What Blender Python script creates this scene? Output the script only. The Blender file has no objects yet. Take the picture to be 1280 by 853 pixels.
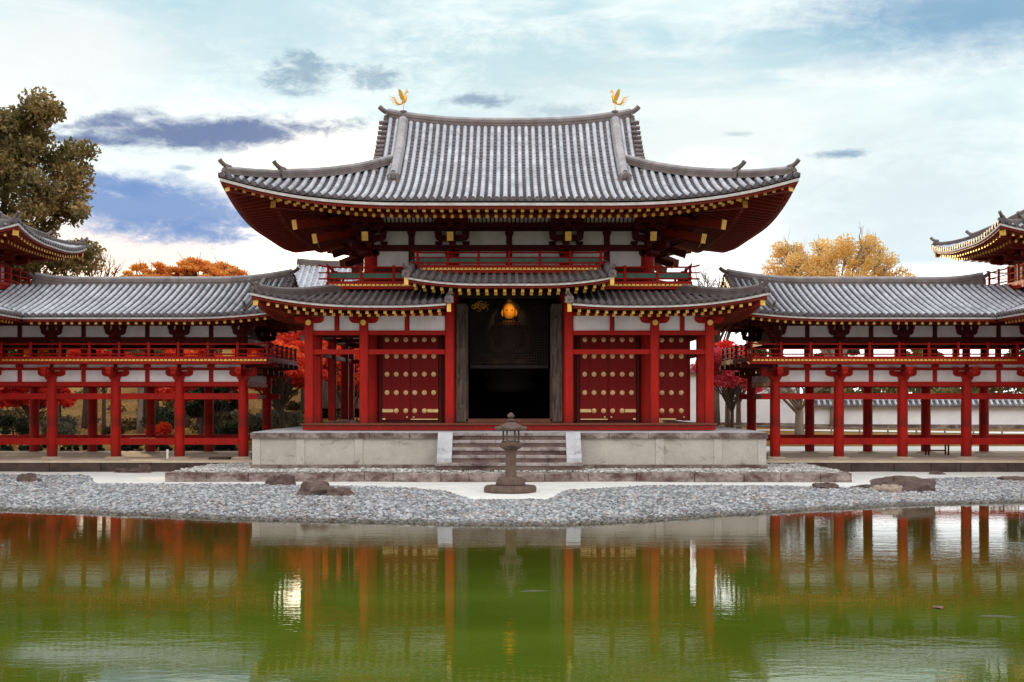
import bpy, math, random
import numpy as np
from mathutils import Vector, Matrix, noise as mnoise
random.seed(7); np.random.seed(7)
SC = bpy.context.scene
COL = SC.collection
R = math.radians
PI = math.pi

# ------------------------------------------------------------------ node helper
class NT:
    def __init__(s, tree): s.t = tree; s.n = tree.nodes; s.l = tree.links
    def node(s, kind, **kw):
        n = s.n.new(kind)
        for k, v in kw.items(): setattr(n, k, v)
        return n
    def sock(s, inp, v):
        if isinstance(v, bpy.types.NodeSocket): s.l.new(v, inp)
        elif v is not None:
            if hasattr(inp, 'default_value'):
                try: inp.default_value = v
                except Exception:
                    if isinstance(v, (int, float)): inp.default_value = (v, v, v)
                    elif len(v) == 3: inp.default_value = (*v, 1)
    def m(s, op, a, b=None, c=None, clamp=False):
        n = s.node('ShaderNodeMath', operation=op, use_clamp=clamp)
        s.sock(n.inputs[0], a); s.sock(n.inputs[1], b)
        if c is not None: s.sock(n.inputs[2], c)
        return n.outputs[0]
    def noise(s, vec, scale, detail=4, rough=.55, dist=0, col=False):
        n = s.node('ShaderNodeTexNoise'); s.sock(n.inputs['Vector'], vec)
        n.inputs['Scale'].default_value = scale; n.inputs['Detail'].default_value = detail
        n.inputs['Roughness'].default_value = rough; n.inputs['Distortion'].default_value = dist
        return n.outputs['Color' if col else 'Fac']
    def ramp(s, fac, stops, interp='LINEAR'):
        n = s.node('ShaderNodeValToRGB'); s.sock(n.inputs[0], fac)
        n.color_ramp.interpolation = interp
        e = n.color_ramp.elements
        while len(e) < len(stops): e.new(.5)
        for i, (p, c) in enumerate(stops):
            e[i].position = p; e[i].color = (*c, 1) if len(c) == 3 else c
        return n.outputs[0]
    def mix(s, f, a, b, blend='MIX'):
        n = s.node('ShaderNodeMix', data_type='RGBA', blend_type=blend)
        s.sock(n.inputs[0], f)
        for i, v in ((6, a), (7, b)):
            if isinstance(v, tuple) and len(v) == 3: v = (*v, 1)
            s.sock(n.inputs[i], v)
        return n.outputs[2]
    def maprange(s, v, a, b, c=0., d=1., smooth=True):
        n = s.node('ShaderNodeMapRange', interpolation_type='SMOOTHSTEP' if smooth else 'LINEAR')
        s.sock(n.inputs[0], v)
        for i, x in enumerate((a, b, c, d)): n.inputs[i+1].default_value = x
        return n.outputs[0]
    def mapping(s, vec, scale=(1, 1, 1), loc=(0, 0, 0), rot=(0, 0, 0)):
        n = s.node('ShaderNodeMapping'); s.sock(n.inputs[0], vec)
        n.inputs['Scale'].default_value = scale; n.inputs['Location'].default_value = loc
        n.inputs['Rotation'].default_value = rot
        return n.outputs[0]
    def pos(s): return s.node('ShaderNodeNewGeometry').outputs['Position']

def mat(name, fn):
    m = bpy.data.materials.new(name); m.use_nodes = True
    t = NT(m.node_tree); t.n.clear()
    out = t.node('ShaderNodeOutputMaterial')
    fn(t, out)
    return m

def pbr(t, out, color, rough=.6, bump=None, bstr=.3, bdist=.02, metal=0., spec=.5, **kw):
    p = t.node('ShaderNodeBsdfPrincipled')
    if isinstance(color, tuple) and len(color) == 3: color = (*color, 1)
    t.sock(p.inputs['Base Color'], color); t.sock(p.inputs['Roughness'], rough)
    t.sock(p.inputs['Metallic'], metal); t.sock(p.inputs['Specular IOR Level'], spec)
    for k, v in kw.items(): t.sock(p.inputs[k], v)
    if bump is not None:
        b = t.node('ShaderNodeBump'); b.inputs['Strength'].default_value = bstr
        b.inputs['Distance'].default_value = bdist
        t.sock(b.inputs['Height'], bump); t.l.new(b.outputs[0], p.inputs['Normal'])
    t.l.new(p.outputs[0], out.inputs[0])
    return p

def simple(name, c1, c2, scale=3, rough=.6, bstr=.2, bscale=20, metal=0., spec=.5, stretch=(1, 1, 1), detail=6):
    def f(t, out):
        v = t.mapping(t.pos(), stretch)
        n = t.noise(v, scale, detail, .65)
        c = t.ramp(n, [(.32, c1), (.68, c2)])
        pbr(t, out, c, rough, t.noise(v, bscale, 5), bstr, .02, metal, spec)
    return mat(name, f)

M = {}
def paint(name, dark, light, streak=.5):
    def f(t, out):
        p = t.pos()
        n1 = t.noise(t.mapping(p, (9, 9, 1.2)), 1.3, 6, .7)
        n2 = t.noise(p, .9, 5, .6)
        f1 = t.m('ADD', t.m('MULTIPLY', n1, .6), t.m('MULTIPLY', n2, .4))
        c = t.ramp(f1, [(.30, dark), (.62, light)])
        zz = t.node('ShaderNodeSeparateXYZ'); t.l.new(p, zz.inputs[0])
        dirt = t.m('ADD', t.maprange(zz.outputs[2], 1.35, .82), t.m('MULTIPLY', t.maprange(zz.outputs[2], 2.6, 2.2), t.maprange(zz.outputs[2], 1.9, 2.0)))
        c = t.mix(t.m('MULTIPLY', t.m('MULTIPLY', dirt, t.maprange(n1, .3, .6)), .6), c, (.06, .015, .010))
        c = t.mix(t.m('MULTIPLY', t.maprange(t.noise(p, 7, 6, .75), .58, .72), .35), c, tuple(x*.4 for x in dark))
        pbr(t, out, c, t.maprange(n1, .3, .7, .42, .72), t.noise(t.mapping(p, (14, 14, 3)), 3, 4), .15, .01, 0, .2)
    return mat(name, f)
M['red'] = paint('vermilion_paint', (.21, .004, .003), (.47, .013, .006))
M['red_dark'] = paint('shaded_red_paint', (.045, .003, .003), (.105, .006, .004))  # vermilion darkened; shade is put into the colour
M['red_eave'] = paint('shaded_eave_red_paint', (.11, .006, .003), (.24, .022, .007))  # shadow under the eaves painted in as a darker red
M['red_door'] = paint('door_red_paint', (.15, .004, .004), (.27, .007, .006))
def _white(t, out):
    p = t.pos()
    n = t.noise(t.mapping(p, (1, 1, .5)), 1.5, 6, .7); n2 = t.noise(p, 12, 4)
    c = t.mix(t.maprange(n, .35, .7), (.93, .90, .92), (.78, .73, .73))
    c = t.mix(t.m('MULTIPLY', t.maprange(n2, .55, .75), .2), c, (.4, .36, .32))
    pbr(t, out, c, .85, n2, .1)
M['plaster'] = mat('white_plaster', _white)
M['fascia'] = simple('pale_eave_board', (.48, .44, .42), (.72, .70, .68), 4, .7)
M['gold'] = simple('gilt_metal', (.78, .42, .07), (.98, .64, .16), 6, .42, .15, 30, .4)
M['gold_pale'] = simple('aged_gilt_metal', (.85, .56, .20), (.98, .78, .42), 8, .5, .15, 30, .25)
M['gold_statue'] = simple('statue_gold_leaf', (.70, .30, .035), (.9, .46, .07), 3, .65, .1, 15, .1)
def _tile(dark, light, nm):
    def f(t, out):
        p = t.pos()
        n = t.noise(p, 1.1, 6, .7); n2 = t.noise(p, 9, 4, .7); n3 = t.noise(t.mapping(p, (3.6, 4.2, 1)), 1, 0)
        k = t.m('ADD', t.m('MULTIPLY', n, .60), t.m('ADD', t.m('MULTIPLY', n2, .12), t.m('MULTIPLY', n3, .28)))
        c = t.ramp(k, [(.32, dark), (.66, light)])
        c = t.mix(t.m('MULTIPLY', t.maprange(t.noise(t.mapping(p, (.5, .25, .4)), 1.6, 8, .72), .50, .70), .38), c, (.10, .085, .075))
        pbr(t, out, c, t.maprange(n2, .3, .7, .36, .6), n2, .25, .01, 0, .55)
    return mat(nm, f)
M['tile'] = _tile((.29, .30, .345), (.64, .66, .73), 'lit_grey_round_tile')  # ribs lightened as if catching sky; same tile as the pans
M['pan'] = _tile((.045, .036, .038), (.15, .125, .135), 'shaded_grey_pan_tile')  # same tile darkened to paint shade between the ribs
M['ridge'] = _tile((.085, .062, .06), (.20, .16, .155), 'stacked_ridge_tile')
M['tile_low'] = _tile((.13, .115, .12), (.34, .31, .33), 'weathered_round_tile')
M['pan_low'] = _tile((.04, .03, .032), (.10, .08, .085), 'shaded_weathered_pan_tile')  # pan again darker than its rib, gap shade in the colour
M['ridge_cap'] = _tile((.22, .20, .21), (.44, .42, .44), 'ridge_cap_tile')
def _stone(nm, light, mid, stain, amt=.5, sc=1.6):
    def f(t, out):
        p = t.pos()
        n = t.noise(p, sc, 8, .7); n2 = t.noise(t.mapping(p, (1.2, 1.2, 2.0)), 1.1, 8, .72, .3); n3 = t.noise(p, 26, 4, .7)
        c = t.ramp(n, [(.3, mid), (.65, light)])
        c = t.mix(t.m('MULTIPLY', t.maprange(n2, .62-.25*amt, .75-.12*amt), .9), c, stain)
        c = t.mix(t.m('MULTIPLY', t.maprange(n3, .45, .7), .25), c, tuple(x*.45 for x in stain))
        pbr(t, out, c, .85, t.m('ADD', n, t.m('MULTIPLY', n3, .4)), .4, .03, 0, .25)
    return mat(nm, f)
M['stone'] = _stone('platform_granite', (.58, .54, .49), (.44, .40, .36), (.13, .085, .075), .25)
M['stone_cap'] = _stone('platform_cap_stone', (.46, .40, .36), (.20, .145, .13), (.09, .045, .04), 1.1, 2.4)
M['stone_step'] = _stone('step_stone', (.46, .42, .40), (.24, .19, .18), (.10, .05, .05), .8, 2.6)
M['riser'] = _stone('stained_shaded_riser', (.24, .17, .15), (.12, .07, .065), (.05, .025, .025), .7, 2.2)  # stains, plus shadow below each nosing painted as darker stone
M['stone_pale'] = _stone('pale_blue_stone', (.58, .59, .61), (.38, .38, .41), (.14, .12, .15), .2, 1.8)
M['stone_dark'] = _stone('dark_edge_stone', (.10, .07, .06), (.045, .028, .024), (.02, .012, .01), .4, 2.4)
M['kerb'] = _stone('kerb_stone', (.42, .36, .33), (.16, .105, .095), (.08, .035, .03), .9, 3)
M['lantern'] = _stone('lantern_stone', (.17, .12, .095), (.10, .062, .05), (.035, .022, .02), .3, 5)
M['rock'] = _stone('brown_rock', (.17, .12, .105), (.085, .052, .045), (.03, .02, .018), .3, 3)
M['rock_pale'] = _stone('pale_rock', (.50, .42, .34), (.28, .20, .16), (.06, .04, .03), .3, 6)
M['wall_white'] = simple('boundary_plaster', (.78, .80, .84), (.93, .94, .97), 1.2, .9, .1, 8)
M['floor_stone'] = _stone('tan_paving', (.66, .55, .42), (.52, .42, .31), (.26, .18, .13), .2, 1.2)
M['wood'] = simple('weathered_wood', (.03, .019, .015), (.20, .14, .11), 2.2, .8, .4, 8, stretch=(6, 6, .7))
M['wood_floor'] = simple('floor_wood', (.12, .035, .015), (.22, .07, .03), 3, .5)
M['dark'] = simple('shaded_interior', (.006, .004, .003), (.012, .007, .005), 3, .9)  # near-black colour stands in for the unlit interior
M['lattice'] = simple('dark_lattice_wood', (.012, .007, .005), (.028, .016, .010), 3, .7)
M['green'] = simple('green_balcony_board', (.03, .10, .075), (.08, .18, .13), 3, .6)
M['bark'] = simple('bark', (.05, .032, .022), (.13, .09, .065), 4, .9, .5, 14, stretch=(3, 3, .6))
M['bark_pale'] = simple('pale_bark', (.20, .15, .12), (.38, .31, .26), 4, .9, .5, 14, stretch=(3, 3, .6))
M['carp'] = simple('carp_skin', (.02, .016, .01), (.07, .05, .03), 8, .3)
M['deadleaf'] = simple('dead_leaf', (.10, .03, .02), (.2, .07, .04), 8, .6)

def leafmat(nm, cols, trans=.35, big=.35):
    def f(t, out):
        g = t.node('ShaderNodeNewGeometry')
        n = t.noise(g.outputs['Position'], big, 3, .6)
        k = t.m('ADD', t.m('MULTIPLY', t.maprange(n, .3, .7), .55), t.m('MULTIPLY', g.outputs['Random Per Island'], .45))
        st = [(i/(len(cols)-1), c) for i, c in enumerate(cols)]
        c = t.ramp(k, st)
        d = t.node('ShaderNodeBsdfDiffuse'); t.sock(d.inputs[0], c)
        tr = t.node('ShaderNodeBsdfTranslucent'); t.sock(tr.inputs[0], c)
        gl = t.node('ShaderNodeBsdfGlossy'); gl.inputs['Roughness'].default_value = .45; gl.inputs[0].default_value = (.5, .5, .5, 1)
        mx = t.node('ShaderNodeMixShader'); mx.inputs[0].default_value = trans
        t.l.new(d.outputs[0], mx.inputs[1]); t.l.new(tr.outputs[0], mx.inputs[2])
        m2 = t.node('ShaderNodeMixShader'); m2.inputs[0].default_value = .05
        t.l.new(mx.outputs[0], m2.inputs[1]); t.l.new(gl.outputs[0], m2.inputs[2])
        t.l.new(m2.outputs[0], out.inputs[0])
    return mat(nm, f)
M['lf_red'] = leafmat('red_maple_leaves', [(.45, .010, .008), (.85, .035, .025), (.95, .12, .05)], .5)
M['lf_orange'] = leafmat('orange_maple_leaves', [(.55, .08, .015), (.90, .22, .03), (.95, .42, .07)], .5)
M['lf_gold'] = leafmat('backlit_orange_leaves', [(.75, .22, .04), (.93, .44, .08), (.97, .66, .22)], .6)
M['lf_wood'] = leafmat('mixed_autumn_leaves', [(.05, .05, .015), (.16, .12, .03), (.45, .20, .04), (.62, .09, .03), (.65, .42, .12)], .35, .14)
M['lf_mix'] = leafmat('red_orange_maple_leaves', [(.55, .02, .01), (.92, .08, .025), (.95, .28, .05)], .5, .6)
M['lf_pink'] = leafmat('pink_maple_leaves', [(.60, .04, .08), (.85, .10, .16), (.90, .22, .25)], .5)
M['lf_yellow'] = leafmat('yellow_leaves', [(.66, .40, .10), (.88, .60, .20), (.93, .74, .38)], .55)
M['lf_camphor'] = leafmat('olive_camphor_leaves', [(.07, .06, .02), (.23, .18, .06), (.66, .42, .17)], .5, .7)
M['lf_green'] = leafmat('dark_evergreen_leaves', [(.012, .022, .010), (.030, .048, .020), (.07, .085, .035)], .2, .9)
M['lf_bush'] = leafmat('grey_green_bush_leaves', [(.05, .055, .035), (.13, .13, .08), (.30, .29, .20)], .2, 1.2)
M['lf_olive'] = leafmat('olive_leaves', [(.07, .06, .02), (.16, .13, .04), (.36, .27, .09)], .3, .5)

# ------------------------------------------------------------------ object helpers
def wloc(o):
    v = Vector((0, 0, 0))
    while o is not None: v += Vector(o.location); o = o.parent
    return v
def tag(o, label=None, cat=None, group=None, kind=None):
    if label: o['label'] = label
    if cat: o['category'] = cat
    if group: o['group'] = group
    if kind: o['kind'] = kind
    return o
def thing(name, label, cat, loc, group=None):
    o = bpy.data.objects.new(name, None); COL.objects.link(o); o.location = loc
    o.empty_display_size = .3
    return tag(o, label, cat, group)

class MB:
    def __init__(s): s.v = []; s.f = []; s.m = []
    def add(s, vs, fs, mi=0):
        b = len(s.v); s.v += [tuple(p) for p in vs]
        for f in fs: s.f.append(tuple(b+i for i in f)); s.m.append(mi)
        return s
    def box(s, x0, x1, y0, y1, z0, z1, mi=0):
        vs = [(x0,y0,z0),(x1,y0,z0),(x1,y1,z0),(x0,y1,z0),(x0,y0,z1),(x1,y0,z1),(x1,y1,z1),(x0,y1,z1)]
        return s.add(vs, [(0,3,2,1),(4,5,6,7),(0,1,5,4),(1,2,6,5),(2,3,7,6),(3,0,4,7)], mi)
    def bbox(s, x0, x1, y0, y1, z0, z1, b=.02, mi=0):
        # box with chamfered vertical edges and top edge
        pts = [(x0+b,y0),(x1-b,y0),(x1,y0+b),(x1,y1-b),(x1-b,y1),(x0+b,y1),(x0,y1-b),(x0,y0+b)]
        cx, cy = (x0+x1)/2, (y0+y1)/2
        def ring(z, k): return [(cx+(p[0]-cx)*(1-k*2*b/max(x1-x0,.01)), cy+(p[1]-cy)*(1-k*2*b/max(y1-y0,.01)), z) for p in pts]
        vs = ring(z0, 0)+ring(z1-b, 0)+ring(z1, 1)
        fs = [tuple(reversed(range(8))), tuple(range(16, 24))]
        for r in range(2):
            for i in range(8):
                j = (i+1) % 8; fs.append((r*8+i, r*8+j, r*8+8+j, r*8+8+i))
        return s.add(vs, fs, mi)
    def beam(s, p0, p1, w, h, mi=0, up=(0, 0, 1)):
        p0 = Vector(p0); p1 = Vector(p1); d = (p1-p0).normalized(); u = Vector(up)
        sd = d.cross(u)
        if sd.length < 1e-4: sd = Vector((1, 0, 0))
        sd.normalize(); u = sd.cross(d)
        vs = []
        for p in (p0, p1):
            for a, b in ((-1,-1),(1,-1),(1,1),(-1,1)): vs.append(p+sd*a*w/2+u*b*h/2)
        return s.add(vs, [(3,2,1,0),(4,5,6,7),(0,1,5,4),(1,2,6,5),(2,3,7,6),(3,0,4,7)], mi)
    def sweep(s, pts, prof, mi=0, caps=True, closed=True):
        # pts 3d polyline, prof list of (side, up)
        n = len(pts); k = len(prof); vs = []
        P = [Vector(p) for p in pts]
        for i in range(n):
            d = (P[min(i+1, n-1)]-P[max(i-1, 0)]).normalized()
            sd = d.cross(Vector((0, 0, 1)))
            if sd.length < 1e-4: sd = Vector((1, 0, 0))
            sd.normalize(); u = sd.cross(d)
            for a, b in prof: vs.append(P[i]+sd*a+u*b)
        fs = []
        for i in range(n-1):
            for j in range(k if closed else k-1):
                j2 = (j+1) % k
                fs.append((i*k+j, i*k+j2, (i+1)*k+j2, (i+1)*k+j))
        if caps: fs += [tuple(reversed(range(k))), tuple((n-1)*k+j for j in range(k))]
        return s.add(vs, fs, mi)
    def tube(s, pts, rad, n=8, mi=0, caps=True):
        P = [Vector(p) for p in pts]; L = len(P)
        if not hasattr(rad, '__len__'): rad = [rad]*L
        vs = []; ref = None
        for i in range(L):
            d = (P[min(i+1, L-1)]-P[max(i-1, 0)])
            if d.length < 1e-7: d = Vector((0, 0, 1))
            d.normalize()
            if ref is None: ref = Vector((1, 0, 0)) if abs(d.x) < .9 else Vector((0, 1, 0))
            a = (ref-d*ref.dot(d)).normalized(); ref = a; b = d.cross(a)
            for j in range(n):
                t = 2*PI*j/n; vs.append(P[i]+(a*math.cos(t)+b*math.sin(t))*rad[i])
        fs = []
        for i in range(L-1):
            for j in range(n):
                j2 = (j+1) % n; fs.append((i*n+j, i*n+j2, (i+1)*n+j2, (i+1)*n+j))
        if caps: fs += [tuple(reversed(range(n))), tuple((L-1)*n+j for j in range(n))]
        return s.add(vs, fs, mi)
    def lathe(s, c, prof, n=16, mi=0, ph=0., sx=1., sy=1.):
        vs = []; k = len(prof)
        for r, z in prof:
            for j in range(n):
                t = 2*PI*j/n+ph; vs.append((c[0]+r*math.cos(t)*sx, c[1]+r*math.sin(t)*sy, c[2]+z))
        fs = [tuple(reversed(range(n))), tuple((k-1)*n+j for j in range(n))]
        for i in range(k-1):
            for j in range(n):
                j2 = (j+1) % n; fs.append((i*n+j, i*n+j2, (i+1)*n+j2, (i+1)*n+j))
        return s.add(vs, fs, mi)
    def prism(s, poly, y0, y1, mi=0, axis='y'):
        # poly of (a, z); extruded along axis
        n = len(poly)
        if axis == 'y': vs = [(a, y0, z) for a, z in poly]+[(a, y1, z) for a, z in poly]
        else: vs = [(y0, a, z) for a, z in poly]+[(y1, a, z) for a, z in poly]
        fs = [tuple(range(n)), tuple(reversed(range(n, 2*n)))]
        for i in range(n):
            j = (i+1) % n; fs.append((j, i, n+i, n+j))
        return s.add(vs, fs, mi)
    def ball(s, c, r, n=10, m=7, mi=0, fn=None):
        rx, ry, rz = r if hasattr(r, '__len__') else (r, r, r)
        vs = [(c[0], c[1], c[2]-rz)]
        for i in range(1, m):
            t = PI*i/m
            for j in range(n):
                p = 2*PI*j/n
                vs.append((c[0]+rx*math.sin(t)*math.cos(p), c[1]+ry*math.sin(t)*math.sin(p), c[2]-rz*math.cos(t)))
        vs.append((c[0], c[1], c[2]+rz))
        fs = []
        for j in range(n): fs.append((0, 1+(j+1) % n, 1+j))
        for i in range(m-2):
            for j in range(n):
                a = 1+i*n+j; b = 1+i*n+(j+1) % n; fs.append((a, b, b+n, a+n))
        for j in range(n): fs.append((len(vs)-1, 1+(m-2)*n+j, 1+(m-2)*n+(j+1) % n))
        if fn: vs = [fn(Vector(v)) for v in vs]
        return s.add(vs, fs, mi)
    def xform(s, mx):
        s.v = [tuple(mx @ Vector(v)) for v in s.v]; return s
    def build(s, name, mats, parent=None, smooth=False, origin=None):
        if not isinstance(mats, (list, tuple)): mats = [mats]
        a = np.array(s.v, dtype=float)
        if origin is None:
            lo = a.min(0); hi = a.max(0); origin = Vector(((lo[0]+hi[0])/2, (lo[1]+hi[1])/2, lo[2]))
        else: origin = Vector(origin)
        me = bpy.data.meshes.new(name)
        me.from_pydata([tuple(x) for x in (a-np.array(origin))], [], s.f)
        for m_ in mats: me.materials.append(m_)
        if len(mats) > 1: me.polygons.foreach_set('material_index', s.m)
        if smooth is True: me.polygons.foreach_set('use_smooth', [True]*len(me.polygons))
        elif smooth: me.polygons.foreach_set('use_smooth', [True]*len(me.polygons)); me.set_sharp_from_angle(angle=smooth)
        me.update()
        o = bpy.data.objects.new(name, me); COL.objects.link(o)
        if parent is not None: o.parent = parent; o.location = origin-wloc(parent)
        else: o.location = origin
        return o

def place(name, me, loc, parent, rot=(0, 0, 0), scale=(1, 1, 1)):
    o = bpy.data.objects.new(name, me); COL.objects.link(o); o.parent = parent
    o.location = Vector(loc)-wloc(parent); o.rotation_euler = rot; o.scale = scale
    return o
def template(mb, name, mats, smooth=False):
    o = mb.build(name, mats, None, smooth, origin=(0, 0, 0)); me = o.data
    bpy.data.objects.remove(o); return me
SM = R(40)

# ------------------------------------------------------------------ roofs
class Roof:
    """slopes around a rectangle; z(side,u,s) from a profile plus a corner lift field"""
    def __init__(s, cx, cy, W, H, z0, prof, lift):
        s.cx, s.cy, s.W, s.H, s.z0, s.prof, s.lift = cx, cy, W, H, z0, prof, lift
    def xy(s, side, u, d):
        if side == 'F': return s.cx+u, s.cy-s.H+d
        if side == 'B': return s.cx-u, s.cy+s.H-d
        if side == 'L': return s.cx-s.W+d, s.cy+u
        return s.cx+s.W-d, s.cy-u
    def P(s, side, u, d, dz=0.):
        x, y = s.xy(side, u, d)
        return Vector((x, y, s.z0+s.prof(max(d, 0))+s.lift(x-s.cx, y-s.cy, d)+dz))

def tiles(mb, rf, side, u0, u1, smin, smax, pitch=.28, r=.075, step=.24, nseg=10, mi_rib=0, mi_pan=1):
    n = max(1, round((u1-u0)/pitch)); pt = (u1-u0)/n
    for i in range(n+1):
        u = u0+i*pt; a = smin(u); b = smax(u)
        if b-a < .08: continue
        k = max(3, int(nseg*(b-a)/6)+2)
        vs = []
        cs = 7
        for q in range(k+1):
            d = a+(b-a)*q/k
            p = rf.P(side, u, d)
            tu = (rf.P(side, u+.05, d)-rf.P(side, u-.05, d)).normalized()
            td = (rf.P(side, u, d+.05)-rf.P(side, u, max(d-.05, 0)))
            td.normalize(); nn = tu.cross(td)
            if nn.z < 0: nn = -nn
            for c in range(cs):
                t = PI*c/(cs-1); vs.append(p+tu*math.cos(t)*r+nn*(math.sin(t)*r*1.05+.015))
        fs = []
        for q in range(k):
            for c in range(cs-1): fs.append((q*cs+c, q*cs+c+1, (q+1)*cs+c+1, (q+1)*cs+c))
        mb.add(vs, fs, mi_rib)
        # round eave end tile
        p = rf.P(side, u, a); q2 = rf.P(side, u, a-.001 if a > .5 else 0)
        tu = (rf.P(side, u+.05, a)-rf.P(side, u-.05, a)).normalized()
        out = (rf.P(side, u, a)-rf.P(side, u, a+.1)); out.z = 0; out.normalize()
        c0 = p+Vector((0, 0, .035)); rr = r*1.12; ring = []
        for c in range(10):
            t = 2*PI*c/10; ring.append(c0+out*.03+tu*math.cos(t)*rr+Vector((0, 0, 1))*math.sin(t)*rr)
        ring2 = [v-out*.12 for v in ring]
        mb.add(ring+ring2, [tuple(range(10))]+[(c, (c+1) % 10, 10+(c+1) % 10, 10+c) for c in range(10)], mi_pan)
    for i in range(n):
        ua = u0+i*pt; ub = ua+pt; a = min(smin(ua), smin(ub)); b = max(smax(ua), smax(ub))
        um = (ua+ub)/2
        b = max(smax(um), 0); a = smin(um)
        if b-a < .1: continue
        k = max(1, int((b-a)/step)); vs = []; fs = []
        for q in range(k):
            d0 = a+(b-a)*q/k; d1 = a+(b-a)*(q+1)/k
            f = len(vs)
            vs += [rf.P(side, ua, d0, .0), rf.P(side, um, d0, -.028), rf.P(side, ub, d0, .0),
                   rf.P(side, ua, d0, .035), rf.P(side, um, d0, .012), rf.P(side, ub, d0, .035),
                   rf.P(side, ua, d1, .0), rf.P(side, um, d1, -.028), rf.P(side, ub, d1, .0)]
            fs += [(f, f+1, f+4, f+3), (f+1, f+2, f+5, f+4), (f+3, f+4, f+7, f+6), (f+4, f+5, f+8, f+7)]
        f = len(vs)
        vs += [rf.P(side, ua, a, -.05), rf.P(side, ub, a, -.05)]
        fs.append((f, f+1, 2, 0))
        mb.add(vs, fs, mi_pan)

def edge_pts(rf, side, u0, u1, d, dz, n=28):
    return [rf.P(side, u0+(u1-u0)*i/n, d, dz) for i in range(n+1)]
RECT = lambda w, h: [(-w/2, -h/2), (w/2, -h/2), (w/2, h/2), (-w/2, h/2)]
def ridge_prof(w, h):
    # stacked ridge section: stepped sides, rounded top
    w2 = w/2
    return [(-w2, 0), (w2, 0), (w2, h*.18), (w2*.86, h*.20), (w2*.86, h*.36), (w2*.93, h*.38), (w2*.93, h*.44), (w2*.82, h*.46),
            (w2*.82, h*.62), (w2*.9, h*.64), (w2*.9, h*.70), (w2*.62, h*.74), (w2*.56, h*.90), (w2*.3, h), (-w2*.3, h), (-w2*.56, h*.90), (-w2*.62, h*.74),
            (-w2*.9, h*.70), (-w2*.9, h*.64), (-w2*.82, h*.62), (-w2*.82, h*.46), (-w2*.93, h*.44), (-w2*.93, h*.38), (-w2*.86, h*.36),
            (-w2*.86, h*.20), (-w2, h*.18)]

def oni(name, p, yaw, sz, parent, horn=True, mats=None):
    """ridge end tile: shouldered plate with boss, and a horn tile curving up; local +X is outward"""
    mb = MB()
    w = sz*.62; h = sz
    pl = [(-w, -.15*sz), (-w*.72, -.28*sz), (w*.72, -.28*sz), (w, -.15*sz), (w*.86, h*.25), (w*.98, h*.42), (w*.66, h*.62), (w*.42, h*.66), (w*.28, h*.86), (0, h*.95),
          (-w*.28, h*.86), (-w*.42, h*.66), (-w*.66, h*.62), (-w*.98, h*.42), (-w*.86, h*.25)]
    mb.prism(pl, -.06*sz, .12*sz, 0, axis='x')
    mb.ball((.14*sz, 0, h*.30), (.16*sz, .30*sz, .26*sz), 8, 6)
    mb.ball((.22*sz, .16*sz, h*.42), .085*sz, 6, 4); mb.ball((.22*sz, -.16*sz, h*.42), .085*sz, 6, 4)
    mb.ball((.27*sz, 0, h*.24), .10*sz, 6, 4)
    if horn:
        pts = [(-.5*sz, 0, h*.72), (-.1*sz, 0, h*.78), (.22*sz, 0, h*.9), (.5*sz, 0, h*1.1), (.68*sz, 0, h*1.3)]
        mb.tube(pts, [.22*sz, .22*sz, .215*sz, .21*sz, .22*sz], 8)
    mb.xform(Matrix.Translation(Vector(p)) @ Matrix.Rotation(yaw, 4, 'Z'))
    return mb.build(name, mats or M['ridge'], parent, SM)

def rafter_mesh(length, w, gold='square'):
    mb = MB()
    if gold == 'round':
        mb.tube([(0, 0.02, 0), (0, length, 0)], w/2, 8, 0); mb.tube([(0, -.012, 0), (0, .02, 0)], w/2*1.12, 10, 1)
    else:
        mb.box(-w/2, w/2, .02, length, -w/2, w/2, 0); mb.box(-w/2*1.1, w/2*1.1, -.012, .02, -w/2*1.1, w/2*1.1, 1)
    return template(mb, 'rafter', [M['red_eave'], M['gold']])
def rafter_row(name, rf, side, u0, u1, pitch, ins, length, w, zf, kind, parent, lim=None, one=False):
    """rafters under the eave; zf(d) = height above rf.z0 without lift"""
    me = rafter_mesh(length, w, kind)
    n = round((u1-u0)/pitch); pt = (u1-u0)/n
    yaw = {'F': 0, 'B': PI, 'L': -PI/2, 'R': PI/2}[side]
    merged = MB() if one else None
    for i in range(n):
        u = u0+(i+.5)*pt
        L = length
        if lim: L = min(length, lim(u)-ins)
        if L < .18: continue
        def pt3(d):
            x, y = rf.xy(side, u, d)
            return Vector((x, y, rf.z0+zf(d)+rf.lift(x-rf.cx, y-rf.cy, d)))
        p0 = pt3(ins); p1 = pt3(ins+L)
        pitch_a = math.atan2(p1.z-p0.z, (p1-p0).to_2d().length)
        if one:
            merged.beam(p0, p1, w, w, 0); d = (p1-p0).normalized(); merged.beam(p0-d*.003, p0+d*.002, w*.98, w*.98, 1)
        else:
            place(name, me, p0, parent, (pitch_a, 0, yaw), (1, L/length, 1))
    if one and merged.v:
        o = merged.build(name, [M['red_eave'], M['gold']], parent); o['kind'] = 'stuff'
def soffit(mb, rf, side, u0, u1, d0, d1, zf, lim=None, nu=40, nd=4, mi=0):
    vs = []; fs = []
    for i in range(nu+1):
        u = u0+(u1-u0)*i/nu
        for j in range(nd+1):
            d = d0+(d1-d0)*j/nd
            if lim: d = min(d, max(lim(u), 0))
            x, y = rf.xy(side, u, d)
            vs.append((x, y, rf.z0+zf(d)+rf.lift(x-rf.cx, y-rf.cy, d)))
    for i in range(nu):
        for j in range(nd):
            a = i*(nd+1)+j; fs.append((a, a+1, a+nd+2, a+nd+1))
    mb.add(vs, fs, mi)

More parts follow.
